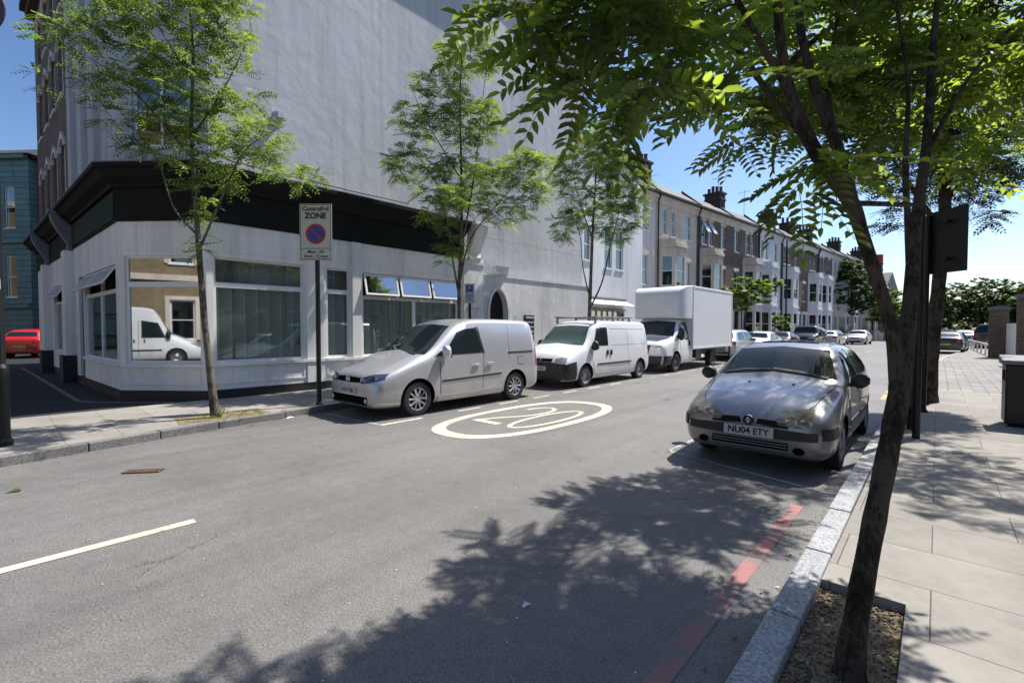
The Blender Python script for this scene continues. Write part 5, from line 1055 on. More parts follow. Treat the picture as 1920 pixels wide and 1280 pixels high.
# ================================================================ street furniture
def zone_sign(name, x, y, rz, htop, label, r=.045):
    e = empty(name, (x, y, KH), rz, label=label, cat='sign', group='controlled zone signs')
    b = MB(); b.cyl((0, 0, 0), (0, 0, htop - .05), r, 14); b.lathe([(r + .02, 0), (r + .02, .03), (r, .06)], 14); b.build('post', blackmetal, e)
    z1 = htop; z0 = htop - 1.08; w = .31; b = MB(); b.prism([(-w, z0), (w, z0), (w, z1), (-w, z1)], -r - .025, -r - .012, 'y'); p = b.build('sign_plate', plain('sign_cream', (.50, .48, .42), .5) if 'sign_cream' not in MATS else MATS['sign_cream'], e)
    y0 = -r - .026
    b = MB()
    for x0, x1, a, c in ((-w + .012, w - .012, z1 - .022, z1 - .012), (-w + .012, w - .012, z0 + .012, z0 + .022), (-w + .012, -w + .022, z0 + .022, z1 - .022), (w - .022, w - .012, z0 + .022, z1 - .022), (-w + .02, w - .02, z0 + .215, z0 + .225)): b.box(x0, x1, y0 - .001, y0 + .001, a, c)
    b.build('border', inkb, p)
    b = MB(); b.box(-w - .005, w + .005, -r - .011, -r - .004, z0 - .005, z1 + .005); b.box(-.06, .06, -r - .01, r + .01, z0 + .2, z0 + .24); b.box(-.06, .06, -r - .01, r + .01, z1 - .24, z1 - .2); b.build('sign_back', blackmetal, p)
    zc = z0 + .50
    b = MB(); b.lathe([(0, y0 - .002), (.195, y0 - .002), (.195, y0 + .002)], 40, 'y', (0, 0, zc)); b.build('red_disc', plain('sign_red', (.42, .015, .02), .5) if 'sign_red' not in MATS else MATS['sign_red'], p)
    b = MB(); b.lathe([(0, y0 - .004), (.15, y0 - .004), (.15, y0 + .0)], 40, 'y', (0, 0, zc)); b.build('blue_disc', plain('sign_blue', (.015, .05, .28), .5) if 'sign_blue' not in MATS else MATS['sign_blue'], p)
    b = MB(); b.M = Matrix.Translation((0, 0, zc)) @ Matrix.Rotation(R(45), 4, 'Y'); b.box(-.16, .16, y0 - .006, y0 - .004, -.018, .018); b.build('red_slash', MATS['sign_red'], p)
    F = Matrix(((1, 0, 0, 0), (0, 0, -1, y0 - .002), (0, 1, 0, 0), (0, 0, 0, 1)))
    def tx(s, z, sz, fo=.002, sx=1): text('lettering', s, sz, inkb, F @ Matrix.Translation((0, z, 0)), p, font_off=fo, sx=sx)
    tx('Controlled', z1 - .10, .115, .003); tx('ZONE', z1 - .235, .15, .006); tx('Mon - Fri', z0 + .155, .085, .002); tx('10 am - 12 noon', z0 + .07, .075, .0015, .95)
    return e
zone_sign('zone_sign', -9.0, 4.27, R(42), 4.02 - KH, 'cream controlled zone sign with blue and red roundel on a black post')
def face(px): a = (px - 960) / FPX; return math.atan2(SN * a + CS, CS * a - SN) - math.pi / 2
p = U(1768, 615, 8.1); zs = zone_sign('zone_sign', p.x - .0, p.y, R(-42) + math.pi, 3.55, 'black back of a zone sign among the right trees', .045)
# the right plate hangs to one side of its pole
for ch in zs.children:
    if ch.name.startswith('post'): ch.location.x = .32
p = U(-3, 615, 6.0); e = empty('street_pole', (p.x, p.y, KH), 0, label='black pole with a round sign on top, cut by the left edge', cat='pole')
b = MB(); b.tube([(0, 0, 0), (0, 0, 1.0), (0, 0, 1.05), (0, 0, 5.9)], [.085, .085, .06, .055], 14); b.lathe([(.11, 0), (.11, .06), (.085, .1)], 14); b.build('post', blackmetal, e)
b = MB(); b.M = Matrix.Rotation(R(42), 4, 'Z'); b.lathe([(0, -.09), (.3, -.09), (.3, -.07), (0, -.07)], 32, 'y', (.0, 0, 5.45)); b.build('round_sign', plain('sign_back_purple', (.04, .02, .04), .5), e)
b = MB(); b.M = Matrix.Rotation(R(42), 4, 'Z'); b.box(-.12, .12, -.09, -.07, 2.0, 2.13); b.build('plate', whitep, e)
p = U(881, 615, 13.2); e = empty('parking_sign', (p.x, p.y, KH), R(42), label='small pale blue parking plate on a short post behind the silver van', cat='sign')
b = MB(); b.cyl((0, 0, 0), (0, 0, 2.75), .04, 10); b.build('post', blackmetal, e)
b = MB(); b.box(-.14, .14, -.06, -.045, 2.2, 2.75); q = b.build('sign_plate', plain('sign_pale', (.35, .37, .42), .5), e)
b = MB(); b.box(-.09, .09, -.063, -.06, 2.52, 2.7); q2 = b.build('blue_panel', MATS['sign_blue'], q); F = Matrix(((1, 0, 0, 0), (0, 0, -1, -.065), (0, 1, 0, 2.61), (0, 0, 0, 1))); text('lettering', 'P', .16, platew, F, q2)
text('lettering', 'Permit\nholders\nonly', .06, inkb, Matrix(((1, 0, 0, 0), (0, 0, -1, -.062), (0, 1, 0, 2.36), (0, 0, 0, 1))), q)
# thin lamp posts
def lamp(p, h, label, arm=1.0, rz=0):
    e = empty('street_lamp', (p[0], p[1], KH), rz, label=label, cat='street lamp'); b = MB(); b.tube([(0, 0, 0), (0, 0, 1.2), (0, 0, 1.25), (0, 0, h)], [.09, .09, .06, .045], 10); b.tube([(0, 0, h), (arm * .4, 0, h + .12), (arm, 0, h + .15)], .03, 8); b.build('post', blackmetal, e)
    b = MB(); b.lathe([(0, -.06), (.12, -.04), (.12, .02), (.05, .08), (0, .08)], 12, 'z', (arm + .15, 0, h + .12)); b.build('lamp_head', lead, e)
q = U(1473, 615, 33.5); lamp((q.x, q.y), 7.8, 'thin dark lamp post in front of the brown brick terrace houses', .9, 0)
# litter bin
p = U(1932, 615, 7.2); e = empty('litter_bin', (p.x, p.y, KH), 0, label='black square litter bin with a sloping grey lid at the right edge', cat='bin')
b = MB(); b.box(-.27, .27, -.27, .27, .04, .95); b.box(-.24, .24, -.24, .24, 0, .04); b.build('bin_body', blackmetal, e, bevel=.02)
b = MB(); b.add([(-.31, -.31, .955), (.31, -.31, .955), (.31, .31, .955), (-.31, .31, .955), (-.31, -.31, 1.02), (.31, -.31, 1.02), (.31, .31, 1.08), (-.31, .31, 1.08)], [(0, 3, 2, 1), (4, 5, 6, 7), (0, 1, 5, 4), (1, 2, 6, 5), (2, 3, 7, 6), (3, 0, 4, 7)]); b.build('lid', lead, e, bevel=.01)
b = MB(); b.box(-.275, -.27, -.2, .2, .7, .86); b.build('slot', wellm, e)
# boundary walls and piers on the right
def pier(p, w, h, label, mat):
    e = empty('gate_pier', (p.x, p.y, KH), -.05, label=label, cat='pier'); b = MB(); b.box(-w / 2, w / 2, -w / 2, w / 2, 0, h); b.build('shaft', mat, e); b = MB(); b.box(-w / 2 - .05, w / 2 + .05, -w / 2 - .05, w / 2 + .05, h, h + .12); b.prism([(-w / 2, h + .12), (w / 2, h + .12), (0, h + .22)], -w / 2, w / 2, 'y'); b.build('cap', lead, e)
pier(U(1872, 615, 24), .72, 2.45, 'brown brick gate pier, the nearer and darker one by the white panel', brick_br)
pier(U(1926, 615, 19), .6, 2.75, 'brick pier at the right edge beside the bin', brick_br)
q0, q1 = U(1885, 615, 24), U(1915, 615, 21); b = MB(); b.M = frame((q0.x, q0.y, 0), (q1.x, q1.y, 0)); b.box(0, (q1 - q0).length, -.05, .05, KH, 1.85); tag(b.build('white_gate_panel', whitep), label='plain white panel between the two brick piers at right', cat='gate')
q0, q1 = U(1858, 615, 25), U(1808, 615, 40); b = MB(); b.M = frame((q0.x, q0.y, 0), (q1.x, q1.y, 0)); L = (q1 - q0).length
for k in range(8): b.box(k * L / 8, k * L / 8 + .08, -.04, .04, 0, .75)
b.box(0, L, -.03, .03, .62, .75); tag(b.build('low_barrier', whitep), label='low white barrier left of the darker gate pier', cat='barrier')
b = MB(); b.M = frame((6.5, -20, 0), (3.0, 15, 0)); b.box(0, 35, -.15, .15, KH, 1.9); b.box(0, 35, -.2, .2, 1.9, 2.0)
tag(b.build('boundary_wall', brick_br), label='long brick boundary wall along the right pavement behind the viewer', cat='wall')
# ================================================================ trees
def leaf_tpl(kind):
    V = []; F = []
    def leaflet(ox, side, ln, wd, ang, fold, z):
        c, s = math.cos(ang), math.sin(ang); d = np.array([c, side * s, 0]); w = np.array([-side * s, c, 0]) * wd; o = np.array([ox, 0, z]); n = len(V)
        if kind == 'near':
            pts = [o, o + d * ln * .28 + w * .85 + [0, 0, fold], o + d * ln * .68 + w * .9 + [0, 0, fold - .004], o + d * ln + [0, 0, -.012], o + d * ln * .68 - w * .9 + [0, 0, fold - .004], o + d * ln * .28 - w * .85 + [0, 0, fold]]
            V.extend(pts); F.append([n, n + 1, n + 2, n + 3]); F.append([n, n + 3, n + 4, n + 5])
        else:
            V.extend([o, o + d * ln * .5 + w, o + d * ln + [0, 0, -.01], o + d * ln * .5 - w]); F.append([n, n + 1, n + 2, n + 3])
    if kind in ('near', 'mid'):
        k = 7 if kind == 'near' else 5; L = .25
        for i in range(k):
            x = L * (.22 + .70 * i / (k - 1)); z = -.10 * (x / L) ** 2; ln = .062 if kind == 'near' else .075; wd = .0115 if kind == 'near' else .0165
            for sd_ in (-1, 1): leaflet(x, sd_, ln * (1 - .25 * abs(i / (k - 1) - .4)), wd, 1.05, .006, z)
        leaflet(L, 1, .06, .011, 0, .004, -.10)
        if kind == 'near':
            n = len(V)
            for i in range(4):
                x = L * i / 3; z = -.10 * (x / L) ** 2; V.extend([np.array([x, .0014, z]), np.array([x, -.0014, z])])
            for i in range(3): F.append([n + 2 * i, n + 2 * i + 1, n + 2 * i + 3, n + 2 * i + 2])
    else:
        for i in range(6):
            a = i * 1.05; leaflet(0.02 * i, 1, .11, .035, a, 0, .02 * (i % 3 - 1))
    return np.array(V), F
TPL = {k: leaf_tpl(k) for k in ('near', 'mid', 'far')}
def leaves_mesh(name, mat, parent, pos, dirs, scale, kind, seed=0):
    V, F = TPL[kind]; rs = np.random.RandomState(seed); n = len(pos); d = np.array(dirs, float); d /= np.linalg.norm(d, axis=1)[:, None] + 1e-9
    up = np.tile([0, 0, 1.0], (n, 1)) + rs.normal(0, .35, (n, 3)); y = np.cross(up, d); y /= np.linalg.norm(y, axis=1)[:, None] + 1e-9; z = np.cross(d, y)
    Rm = np.stack([d, y, z], 2); P = np.einsum('nij,mj->nmi', Rm, V) * np.array(scale)[:, None, None] + np.array(pos)[:, None, :]
    verts = P.reshape(-1, 3); m = len(V); f4 = np.array(F); faces = (f4[None] + (np.arange(n) * m)[:, None, None]).reshape(-1, 4)
    me = bpy.data.meshes.new(name); me.vertices.add(len(verts)); me.vertices.foreach_set('co', verts.ravel().astype('f')); me.loops.add(faces.size); me.loops.foreach_set('vertex_index', faces.ravel().astype('i'))
    me.polygons.add(len(faces)); me.polygons.foreach_set('loop_start', np.arange(0, faces.size, 4, dtype='i')); me.update(calc_edges=True); me.materials.append(mat)
    o = bpy.data.objects.new(name, me); COL.objects.link(o); o.parent = parent; return o
def tree(name, base, trunk, limbs, blobs, label, kind='mid', lmat=None, bmat=None, per=6, scale=1.0, seed=0, group=None, twig=.010, cat='tree'):
    """trunk, limbs: lists of (x,y,z,r) world; blobs: (centre, (rx,ry,rz), clusters)"""
    rr = random.Random(seed); base = Vector(base); e = empty(name, tuple(base), label=label, cat=cat, group=group); bmat = bmat or bark_g; lmat = lmat or leaf_mid
    def fine(pl):
        out = []
        for i in range(len(pl) - 1):
            p0, p1, p2, p3 = [np.array(pl[max(0, min(len(pl) - 1, i + k))], float) for k in (-1, 0, 1, 2)]
            for k in range(4):
                t = k / 4; out.append(.5 * ((2 * p1) + (-p0 + p2) * t + (2 * p0 - 5 * p1 + 4 * p2 - p3) * t * t + (-p0 + 3 * p1 - 3 * p2 + p3) * t**3))
        out.append(np.array(pl[-1], float)); return out
    pts = []; allp = []
    b = MB(); f = fine(trunk); b.tube([Vector(p[:3]) - base for p in f], [p[3] * (1 + .05 * math.sin(i * 2.3)) for i, p in enumerate(f)], 14); b.build('trunk', bmat, e, smooth=True); allp += f
    for l in limbs:
        b = MB(); f = fine(l); b.tube([Vector(p[:3]) - base for p in f], [max(.004, p[3]) for p in f], 9); b.build('limb', bmat, e, smooth=True); allp += f
    A = np.array([p[:3] for p in allp if p[2] > trunk[0][2] + .3 * (trunk[-1][2] - trunk[0][2])]); Ar = np.array([p[3] for p in allp if p[2] > trunk[0][2] + .3 * (trunk[-1][2] - trunk[0][2])])
    tw = MB(); pos = []; dr = []; sc = []
    for (cx, rad, nc) in blobs:
        for _ in range(nc):
            while True:
                v = Vector((rr.uniform(-1, 1), rr.uniform(-1, 1), rr.uniform(-1, 1)))
                if v.length <= 1: break
            v = v * (v.length ** -.25 if v.length > .01 else 1); c_ = Vector(cx) + Vector((v.x * rad[0], v.y * rad[1], v.z * rad[2]))
            D = np.linalg.norm(A - np.array(c_), axis=1) + np.maximum(0, (A[:, 2] - c_.z)) * .8; i = int(np.argmin(D + rr.random() * .2)); st = Vector(A[i])
            d = c_ - st; L = d.length
            if L > 1e-3:
                mid = st.lerp(c_, .5) + Vector((rr.uniform(-.1, .1), rr.uniform(-.1, .1), .12)) * L * .6; r0 = min(Ar[i] * .6, twig * (1 + L * .8))
                tw.tube([st - base, st.lerp(mid, .5) + Vector((0, 0, .03)) * L - base, mid - base, c_ - base], [r0, r0 * .8, r0 * .6, .003], 5, False)
                A = np.vstack([A, np.array(mid)[None], np.array(mid.lerp(c_, .5))[None]]); Ar = np.append(Ar, [r0 * .6, r0 * .5]); dn = d.normalized()
            else: dn = Vector((0, 0, 1)); mid = st
            for k in range(per):
                t = rr.uniform(.55, 1); p = mid.lerp(c_, t * 1.0); a = rr.uniform(0, 6.283); o_ = Vector((math.cos(a), math.sin(a), rr.uniform(-.35, .35)))
                pos.append(tuple(p - base)); dr.append(tuple(dn * .45 + o_)); sc.append(scale * rr.uniform(.75, 1.15))
    tw.build('twigs', bmat, e, smooth=True, fixn=False); leaves_mesh('crown', lmat, e, pos, dr, sc, kind, seed)
    return e
def W4(px, py, z, r): v = U(px, py, z); return (v.x, v.y, v.z, r)
def B(px, py, z, rx, rz_, n, ry=None): v = U(px, py, z); return ((v.x, v.y, v.z), (rx, ry or rx, rz_), n)
# left tree A, by the chamfer
z = 7.9; bA = U(402, 786, z)
tree('rowan_tree', (bA.x, bA.y, KH), [(bA.x, bA.y, KH - .05, 0.0788), W4(392, 690, z, 0.0527), W4(384, 600, z, 0.0496), W4(376, 470, z, 0.0434), W4(370, 350, z, 0.0341), W4(366, 240, z, 0.0279), W4(372, 100, z, 0.0186), W4(360, -40, z, 0.0124)],
  [[W4(376, 470, z, 0.0217), W4(408, 400, z - .2, 0.0186), W4(440, 330, z - .4, 0.0136), W4(470, 280, z - .5, 0.0074), W4(540, 240, z - .5, 0.0037)], [W4(372, 440, z, 0.0186), W4(330, 390, z + .1, 0.0136), W4(300, 300, z + .2, 0.0099), W4(235, 215, z + .2, 0.0050)],
   [W4(366, 300, z, 0.0186), W4(300, 220, z - .3, 0.0124), W4(230, 150, z - .5, 0.0087), W4(150, 100, z - .5, 0.0037)], [W4(368, 260, z, 0.0186), W4(430, 170, z + .2, 0.0124), W4(480, 70, z + .3, 0.0062)], [W4(370, 160, z, 0.0136), W4(310, 60, z + .3, 0.0087), W4(270, -30, z + .3, 0.0050)]],
  [B(340, 60, z, .95, .7, 63), B(240, 60, z, .75, .5, 35), B(165, 95, z - .3, .55, .4, 16), B(440, 60, z + .2, .5, .65, 35), B(340, 180, z, .85, .6, 65), B(235, 190, z, .55, .5, 22), B(450, 180, z, .4, .6, 16), B(300, 270, z, .5, .35, 22), B(490, 265, z - .4, .55, .28, 35), B(410, 280, z, .45, .4, 24), B(425, 335, z - .3, .22, .3, 7), B(375, 380, z, .2, .5, 10), B(375, 455, z, .14, .25, 4), B(85, 160, z - .3, .2, .2, 2), ((-8.85, 3.7, 4.45), (.5, .6, .3), 20), B(380, -40, z, 1.0, .6, 42)],
  'slim rowan tree in front of the corner window, nearest of the left pavement trees', lmat=leaf_mid, per=6, scale=1.0, seed=11, group='rowan trees along the left pavement')
# tree B
z = 12.3; bB = U(862, 722, z)
tree('rowan_tree', (bB.x, bB.y, KH), [(bB.x, bB.y, KH - .05, 0.0900), W4(862, 600, z, 0.0620), W4(862, 530, z, 0.0558), W4(866, 440, z, 0.0434), W4(866, 330, z, 0.0310), W4(864, 200, z, 0.0186), W4(868, 100, z, 0.0093)],
  [[W4(862, 560, z, 0.0310), W4(848, 480, z, 0.0217), W4(836, 400, z + .2, 0.0186), W4(810, 330, z + .3, 0.0087), W4(760, 270, z + .3, 0.0037)], [W4(864, 520, z, 0.0279), W4(882, 450, z - .2, 0.0186), W4(920, 400, z - .3, 0.0136), W4(965, 350, z - .3, 0.0062), W4(1000, 320, z - .3, 0.0037)], [W4(864, 480, z, 0.0248), W4(890, 330, z, 0.0174), W4(905, 200, z, 0.0093), W4(915, 110, z, 0.0050)], [W4(866, 340, z, 0.0186), W4(800, 230, z + .2, 0.0093), W4(770, 160, z + .3, 0.0037)]],
  [B(850, 130, z, .5, .55, 35), B(905, 110, z, .45, .6, 27), B(880, 230, z, .8, .7, 90), B(785, 230, z, .6, .45, 35), B(800, 170, z, .4, .35, 15), B(870, 340, z, 1.1, .6, 117), B(770, 310, z, .65, .45, 38), B(975, 320, z - .2, .7, .5, 59), B(945, 400, z - .2, .7, .35, 35), B(830, 400, z, .6, .4, 29), B(1010, 370, z - .2, .35, .3, 13), ((-8.45, 7.0, 4.6), (.5, .6, .3), 22), B(735, 305, z, .25, .1, 3), B(845, 470, z, .4, .4, 15)],
  'multi-stemmed rowan tree behind the silver van, tallest crown against the pale gable', lmat=leaf_mid, per=6, scale=1.15, seed=12, group='rowan trees along the left pavement')
z = 16.9; bC = U(1105, 692, z)
tree('rowan_tree', (bC.x, bC.y, KH), [(bC.x, bC.y, KH - .05, 0.1050), W4(1105, 600, z, 0.0744), W4(1108, 500, z, 0.0558), W4(1112, 400, z, 0.0372), W4(1118, 300, z, 0.0186), W4(1120, 250, z, 0.0093)],
  [[W4(1105, 580, z, 0.0372), W4(1128, 530, z, 0.0279), W4(1142, 470, z, 0.0217), W4(1160, 400, z, 0.0124), W4(1180, 340, z, 0.0050)], [W4(1106, 560, z, 0.0310), W4(1092, 500, z, 0.0186), W4(1086, 440, z, 0.0136), W4(1060, 380, z, 0.0062)], [W4(1110, 450, z, 0.0248), W4(1080, 360, z + .3, 0.0124), W4(1070, 290, z + .3, 0.0050)]],
  [B(1115, 290, z, 1.0, .8, 82), B(1060, 330, z, .7, .8, 41), B(1165, 330, z, .8, .8, 68), B(1110, 390, z, 1.3, .7, 109), B(1180, 400, z, .55, .6, 35), B(1055, 425, z, .5, .5, 21), B(1150, 440, z, .6, .4, 27), B(1205, 350, z, .4, .3, 10), B(1130, 250, z, .4, .3, 10)],
  'pale thin-leaved rowan tree behind the white van, farthest of the left pavement three', lmat=leaf_mid, per=6, scale=1.35, seed=13, group='rowan trees along the left pavement')
# right foreground tree: leaning trunk, forks, broad crown over the road
bN = U(1605, 1268, 2.06)
def Q(px, py, z, r): return W4(px, py, z, r)
tree('leaning_tree', (bN.x, bN.y, .05), [(bN.x, bN.y, .0, .075), Q(1612, 1200, 2.10, 0.0517), Q(1640, 1020, 2.2, 0.0471), Q(1668, 860, 2.3, 0.0456), Q(1688, 740, 2.38, 0.0471), Q(1692, 690, 2.42, 0.0418), Q(1700, 640, 2.47, 0.0266)],
  [[Q(1686, 790, 2.36, 0.0228), Q(1684, 720, 2.4, 0.0357), Q(1672, 620, 2.45, 0.0327), Q(1640, 520, 2.5, 0.0319), Q(1612, 440, 2.53, 0.0327), Q(1592, 385, 2.55, 0.0380), Q(1555, 335, 2.55, 0.0365), Q(1515, 275, 2.5, 0.0342), Q(1478, 190, 2.45, 0.0274), Q(1455, 90, 2.4, 0.0228), Q(1440, -60, 2.35, 0.0198), Q(1400, -330, 2.3, 0.0114)],
   [Q(1592, 385, 2.55, 0.0342), Q(1570, 300, 2.6, 0.0304), Q(1530, 200, 2.7, 0.0258), Q(1490, 60, 2.8, 0.0213), Q(1480, -120, 2.9, 0.0152), Q(1470, -350, 3.0, 0.0091)],
   [Q(1515, 275, 2.5, 0.0228), Q(1440, 190, 2.55, 0.0167), Q(1390, 120, 2.6, 0.0137), Q(1320, 50, 2.65, 0.0106), Q(1200, -60, 2.6, 0.0076), Q(1080, -120, 2.5, 0.0046)],
   [Q(1478, 190, 2.45, 0.0182), Q(1400, 60, 2.2, 0.0137), Q(1300, -120, 2.0, 0.0091), Q(1180, -280, 1.9, 0.0061)],
   [Q(1570, 300, 2.6, 0.0182), Q(1545, 180, 3.0, 0.0137), Q(1560, 40, 3.3, 0.0106), Q(1600, -150, 3.5, 0.0076)],
   [Q(1690, 800, 2.36, 0.0228), Q(1695, 700, 2.42, 0.0380), Q(1705, 560, 2.55, 0.0350), Q(1712, 420, 2.7, 0.0289), Q(1728, 280, 2.85, 0.0258), Q(1735, 120, 2.95, 0.0198), Q(1745, -60, 3.1, 0.0137), Q(1750, -260, 3.2, 0.0076)],
   [Q(1728, 290, 2.85, 0.0152), Q(1800, 160, 2.9, 0.0106), Q(1880, 60, 2.9, 0.0076), Q(1960, -40, 2.9, 0.0046)], [Q(1706, 480, 2.6, 0.0152), Q(1690, 330, 2.7, 0.0152), Q(1690, 150, 2.8, 0.0106), Q(1650, -50, 2.9, 0.0076)],
   [Q(1515, 275, 2.5, 0.0228), (-.75, 3.3, 3.2, .028), (-.95, 4.3, 3.7, .024), (-1.2, 5.4, 4.1, .018), (-1.4, 6.4, 4.4, .01)], [(-.75, 3.3, 3.2, .02), (-.7, 4.6, 4.0, .018), (-.75, 6.2, 4.3, .012), (-1.0, 7.8, 4.5, .006)],
   [Q(1598, 383, 2.55, 0.0152), Q(1640, 384, 2.55, 0.0137), Q(1712, 386, 2.55, 0.0122)]],
  [B(1030, 20, 1.9, .20, .12, 6), B(1100, 70, 2.0, .22, .14, 9), B(960, 20, 1.8, .10, .08, 2), B(1160, 190, 1.9, .16, .06, 3), B(1240, 170, 2.1, .2, .1, 4), B(1240, 60, 2.2, .26, .18, 8), B(1350, 60, 2.5, .3, .25, 9), B(1300, 200, 2.3, .2, .12, 3), B(1400, 180, 3.2, .4, .35, 9), B(1500, 60, 3.4, .6, .45, 18), B(1620, 60, 3.6, .7, .5, 20), B(1600, 190, 3.4, .45, .35, 16), B(1740, 90, 3.5, .6, .5, 21), B(1860, 100, 3.4, .45, .4, 13), B(1440, 250, 3.3, .3, .2, 3), B(1530, 325, 2.5, .08, .05, 3), B(1490, 365, 2.4, .04, .03, 1), B(1660, 250, 3.3, .35, .3, 8), B(1800, 250, 3.3, .3, .25, 8),
   B(1290, -160, 2.4, .3, .3, 8), B(1500, -180, 3.3, .5, .5, 26), B(1650, -200, 3.4, .8, .6, 31), B(1420, -420, 3.0, .5, .5, 18), B(1550, -450, 3.2, .8, .6, 27), B(1080, -60, 2.4, .2, .15, 5), B(1850, -150, 3.2, .6, .5, 16),
   ((-1.2, 6.3, 4.4), (.5, .6, .4), 38), ((-1.1, 5.4, 4.7), (.5, .6, .4), 30), ((-.6, 6.6, 4.3), (.5, .7, .4), 36), ((-.4, 5.4, 4.8), (.55, .6, .4), 34), ((-.65, 4.6, 5.1), (.4, .5, .35), 22), ((-.1, 4.3, 5.0), (.5, .6, .4), 24), ((-.95, 7.6, 4.7), (.5, .6, .3), 32), ((-1.35, 7.0, 4.9), (.35, .4, .25), 10)],
  'leaning dark-barked tree in the right foreground, forked low with a sawn side branch', kind='near', lmat=leaf_near, bmat=bark_n, per=4, scale=1.38, seed=21, twig=.006)
# second right tree with straight trunk
z = 9.56; bD = U(1746, 754, z)
tree('dark_crowned_tree', (bD.x, bD.y, KH), [(bD.x, bD.y, .05, .15), W4(1746, 700, z, .125), W4(1752, 600, z, .115), W4(1760, 500, z, .11), W4(1765, 400, z, .10), W4(1765, 280, z, .07), W4(1770, 160, z, .04)],
  [[W4(1764, 440, z, .06), W4(1720, 380, z, .05), W4(1680, 320, z, .03), W4(1640, 270, z, .012)], [W4(1765, 380, z, .06), W4(1820, 320, z, .04), W4(1870, 270, z, .015)], [W4(1766, 300, z, .05), W4(1720, 200, z, .03), W4(1700, 120, z, .012)]],
  [B(1770, 190, z, 1.5, .9, 150), B(1690, 290, z, .9, .7, 90), B(1800, 310, z, 1.0, .9, 130), B(1870, 230, z, .6, .8, 50), B(1850, 340, z, .45, .4, 24), B(1665, 390, z, .35, .45, 16), B(1620, 330, z, .35, .3, 12), B(1835, 400, z, .35, .3, 12), B(1700, 120, z, .8, .6, 50), B(1860, 120, z, .6, .6, 34)],
  'straight-trunked tree with a dense dark crown behind the leaning one', lmat=leaf_dark, bmat=bark_n, per=7, scale=1.05, seed=22)
z = 7.0; bE = U(1712, 830, z)
tree('slender_tree', (bE.x, bE.y, KH), [(bE.x, bE.y, .05, .05), W4(1708, 600, z, .045), W4(1698, 450, z, .04), W4(1692, 300, z, .03), W4(1690, 150, z, .02), W4(1690, 0, z, .01)], [[W4(1692, 300, z, .02), W4(1650, 200, z, .012), W4(1630, 120, z, .006)]],
  [B(1700, 100, z, .8, .6, 34), B(1640, 150, z, .5, .4, 16), B(1780, 60, z, .6, .5, 18), ((1.1, 10, 4.6), (.6, 1.0, .5), 40), ((.6, 9.2, 5.0), (.7, .8, .5), 40), ((1.3, 8.6, 5.0), (.5, .8, .4), 30)], 'slender dark stem rising just behind the fork of the leaning tree', lmat=leaf_near, bmat=bark_n, per=5, scale=.9, seed=23)
b = MB(); b.tube([(0, 0, 0), (0, 0, 3.4)], .045, 10)
for z_ in (1.1, 1.9): b.lathe([(.055, z_), (.06, z_ + .02), (.055, z_ + .05)], 10)
p = U(1722, 615, 6.4); o = b.build('utility_post', blackmetal); o.location = (p.x, p.y, KH); tag(o, label='plain black post with metal bands right behind the leaning tree', cat='post')
# ---- distant trees
def fartree(name, px, py_base, zd, blobs, label, lmat, seed, tr=.15, top=None, sc=1.6, per=6, base_z=KH):
    b0 = U(px, HZ, zd); zt = top or blobs[0][0][2]
    return tree(name, (b0.x, b0.y, base_z), [(b0.x, b0.y, base_z - .05, tr), (b0.x, b0.y, zt * .5, tr * .8), (b0.x + .1, b0.y, zt, tr * .4)], [], blobs, label, 'far', lmat, bark_n, per, sc, seed, twig=.02)
fartree('small_street_tree', 1396, 0, 30.5, [B(1410, 550, 30.5, 1.5, .8, 60), B(1380, 565, 30.5, 1.0, .7, 34), B(1395, 535, 30.5, 1.3, .5, 30), B(1440, 535, 30.5, .7, .5, 16)], 'small bright green street tree just behind the box van', leaf_mid, 31, .09, sc=1.7, per=8)
fartree('dark_round_tree', 1588, 0, 56, [B(1590, 547, 56, 3.5, 2.8, 480), B(1585, 515, 56, 2.2, 1.8, 140), B(1620, 560, 56, 1.6, 1.4, 70)], 'dark green round street tree at the far end of the terrace', leaf_far, 32, .25, sc=2.2, per=8)
fartree('lime_tree', 1662, 0, 62, [B(1665, 570, 62, 2.6, 2.2, 90), B(1640, 585, 62, 2.0, 1.5, 50)], 'lime green tree behind the leaning trunk, right of the dark round tree', leaf_lime, 33, .2, sc=3, per=8)
fartree('front_garden_bush', 1462, 0, 34, [B(1464, 605, 34, .6, .6, 26)], 'small light green bush in a front garden by the thin lamp post', leaf_lime, 34, .04, sc=1.5, per=8)
fartree('clipped_round_tree', 1840, 0, 60, [B(1840, 562, 60, 4.9, 2.9, 620), B(1800, 575, 60, 2.5, 2.0, 160), B(1885, 575, 60, 2.8, 2.2, 200)], 'broad round-topped tree over the road at far right', leaf_far, 35, .3, sc=2.2, per=8)
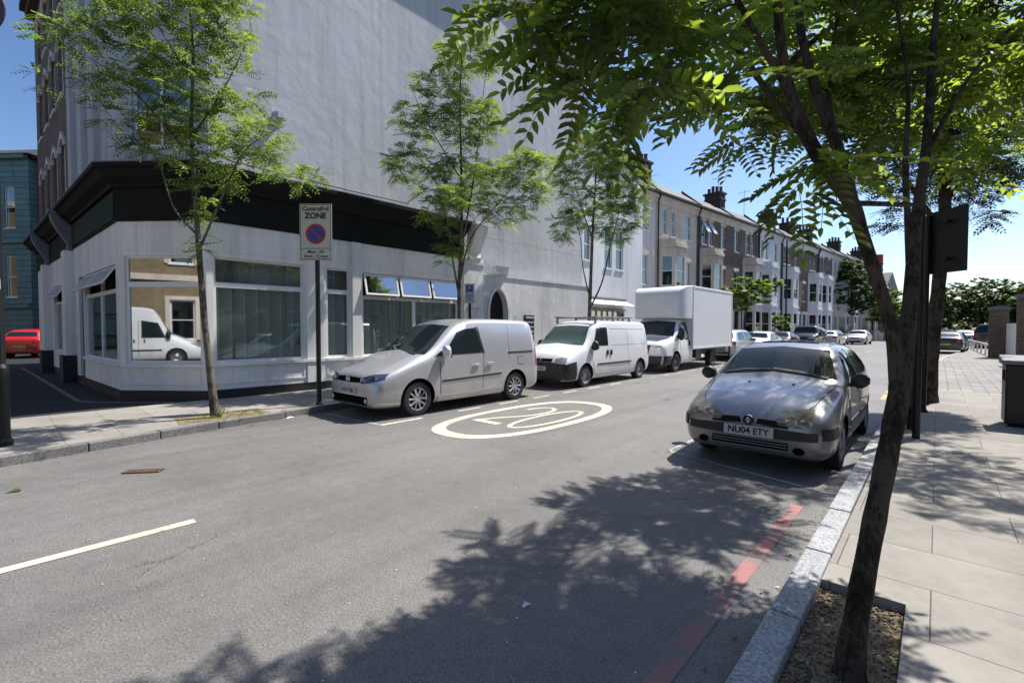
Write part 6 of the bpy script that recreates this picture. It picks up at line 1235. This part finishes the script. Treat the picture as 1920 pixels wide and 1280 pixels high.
for i, (px, zz, rx, py) in enumerate(((1780, 100, 6, 590), (1905, 75, 5, 580), (1720, 110, 7, 592), (1650, 120, 6, 595), (1950, 55, 4, 570), (2010, 45, 4, 560), (1580, 130, 7, 590), (1840, 120, 8, 592))):
    fartree('distant_tree', px, 0, zz, [B(px, py, zz, rx, rx * .55, 110), B(px + 12, py + 8, zz, rx * 1.1, rx * .5, 80)], ['far green tree in the gap under the round tree', 'far tree right of the broad round-topped tree', 'far tree hidden behind the straight trunk', 'far tree past the gable house chimney', 'tree beyond the right pier', 'tree farthest right outside the pier', 'far tree behind the dark round tree', 'far tree directly behind the broad round-topped tree'][i], leaf_far, 50 + i, .3, sc=5, per=8)
# weeds at the foot of the left tree
pos = []; dr = []; sc = []
for i in range(22):
    a = rnd.uniform(0, 6.28); pos.append((bA.x + rnd.gauss(.1, .28), bA.y + rnd.gauss(.1, .28), KH + .01)); dr.append((math.cos(a), math.sin(a), rnd.uniform(.5, 1.6))); sc.append(rnd.uniform(.3, .8))
o = leaves_mesh('weeds', leaf_lime, None, pos, dr, sc, 'mid', 5); tag(o, label='low weeds round the foot of the nearest rowan tree', cat='weeds', kind='stuff')

b = MB()
for i in range(700):
    y = rnd.uniform(-2, 22); side = rnd.random() < .5
    x0 = None
    if side:
        for (xa, ya), (xb, yb) in zip(LK, LK[1:]):
            if ya <= y <= yb: x0 = xa + (xb - xa) * (y - ya) / (yb - ya)
        x = x0 + abs(rnd.gauss(0, .10)) + .02
    else: x = rk(y) - abs(rnd.gauss(0, .10)) - .02
    s_ = rnd.uniform(.006, .02); b.mi = rnd.choice((0, 0, 1, 2)); b.M = Matrix.Translation((x, y, .006 + s_ * .2)) @ Matrix.Rotation(rnd.uniform(0, 6.3), 4, 'Z') @ Matrix.Rotation(rnd.uniform(-.3, .3), 4, 'X')
    b.add([(-s_, 0, 0), (0, -s_ * .5, 0), (s_, 0, .002), (0, s_ * .5, .002)], [(0, 1, 2, 3)])
for i in range(500):
    x = rnd.uniform(-8, -1); y = rnd.uniform(.3, 9); s_ = rnd.uniform(.003, .009); b.mi = rnd.choice((1, 2, 3)); b.M = Matrix.Translation((x, y, .004 + s_ * .3)); b.add([(-s_, 0, 0), (0, -s_ * .6, 0), (s_, 0, .002), (0, s_ * .6, .002)], [(0, 1, 2, 3)])
b.M = None; tag(b.build('gutter_litter', [MATS['leaf_lime'], chip3, chip2, paper]), kind='stuff', label='dry leaf scraps and grit along both gutters', cat='debris')
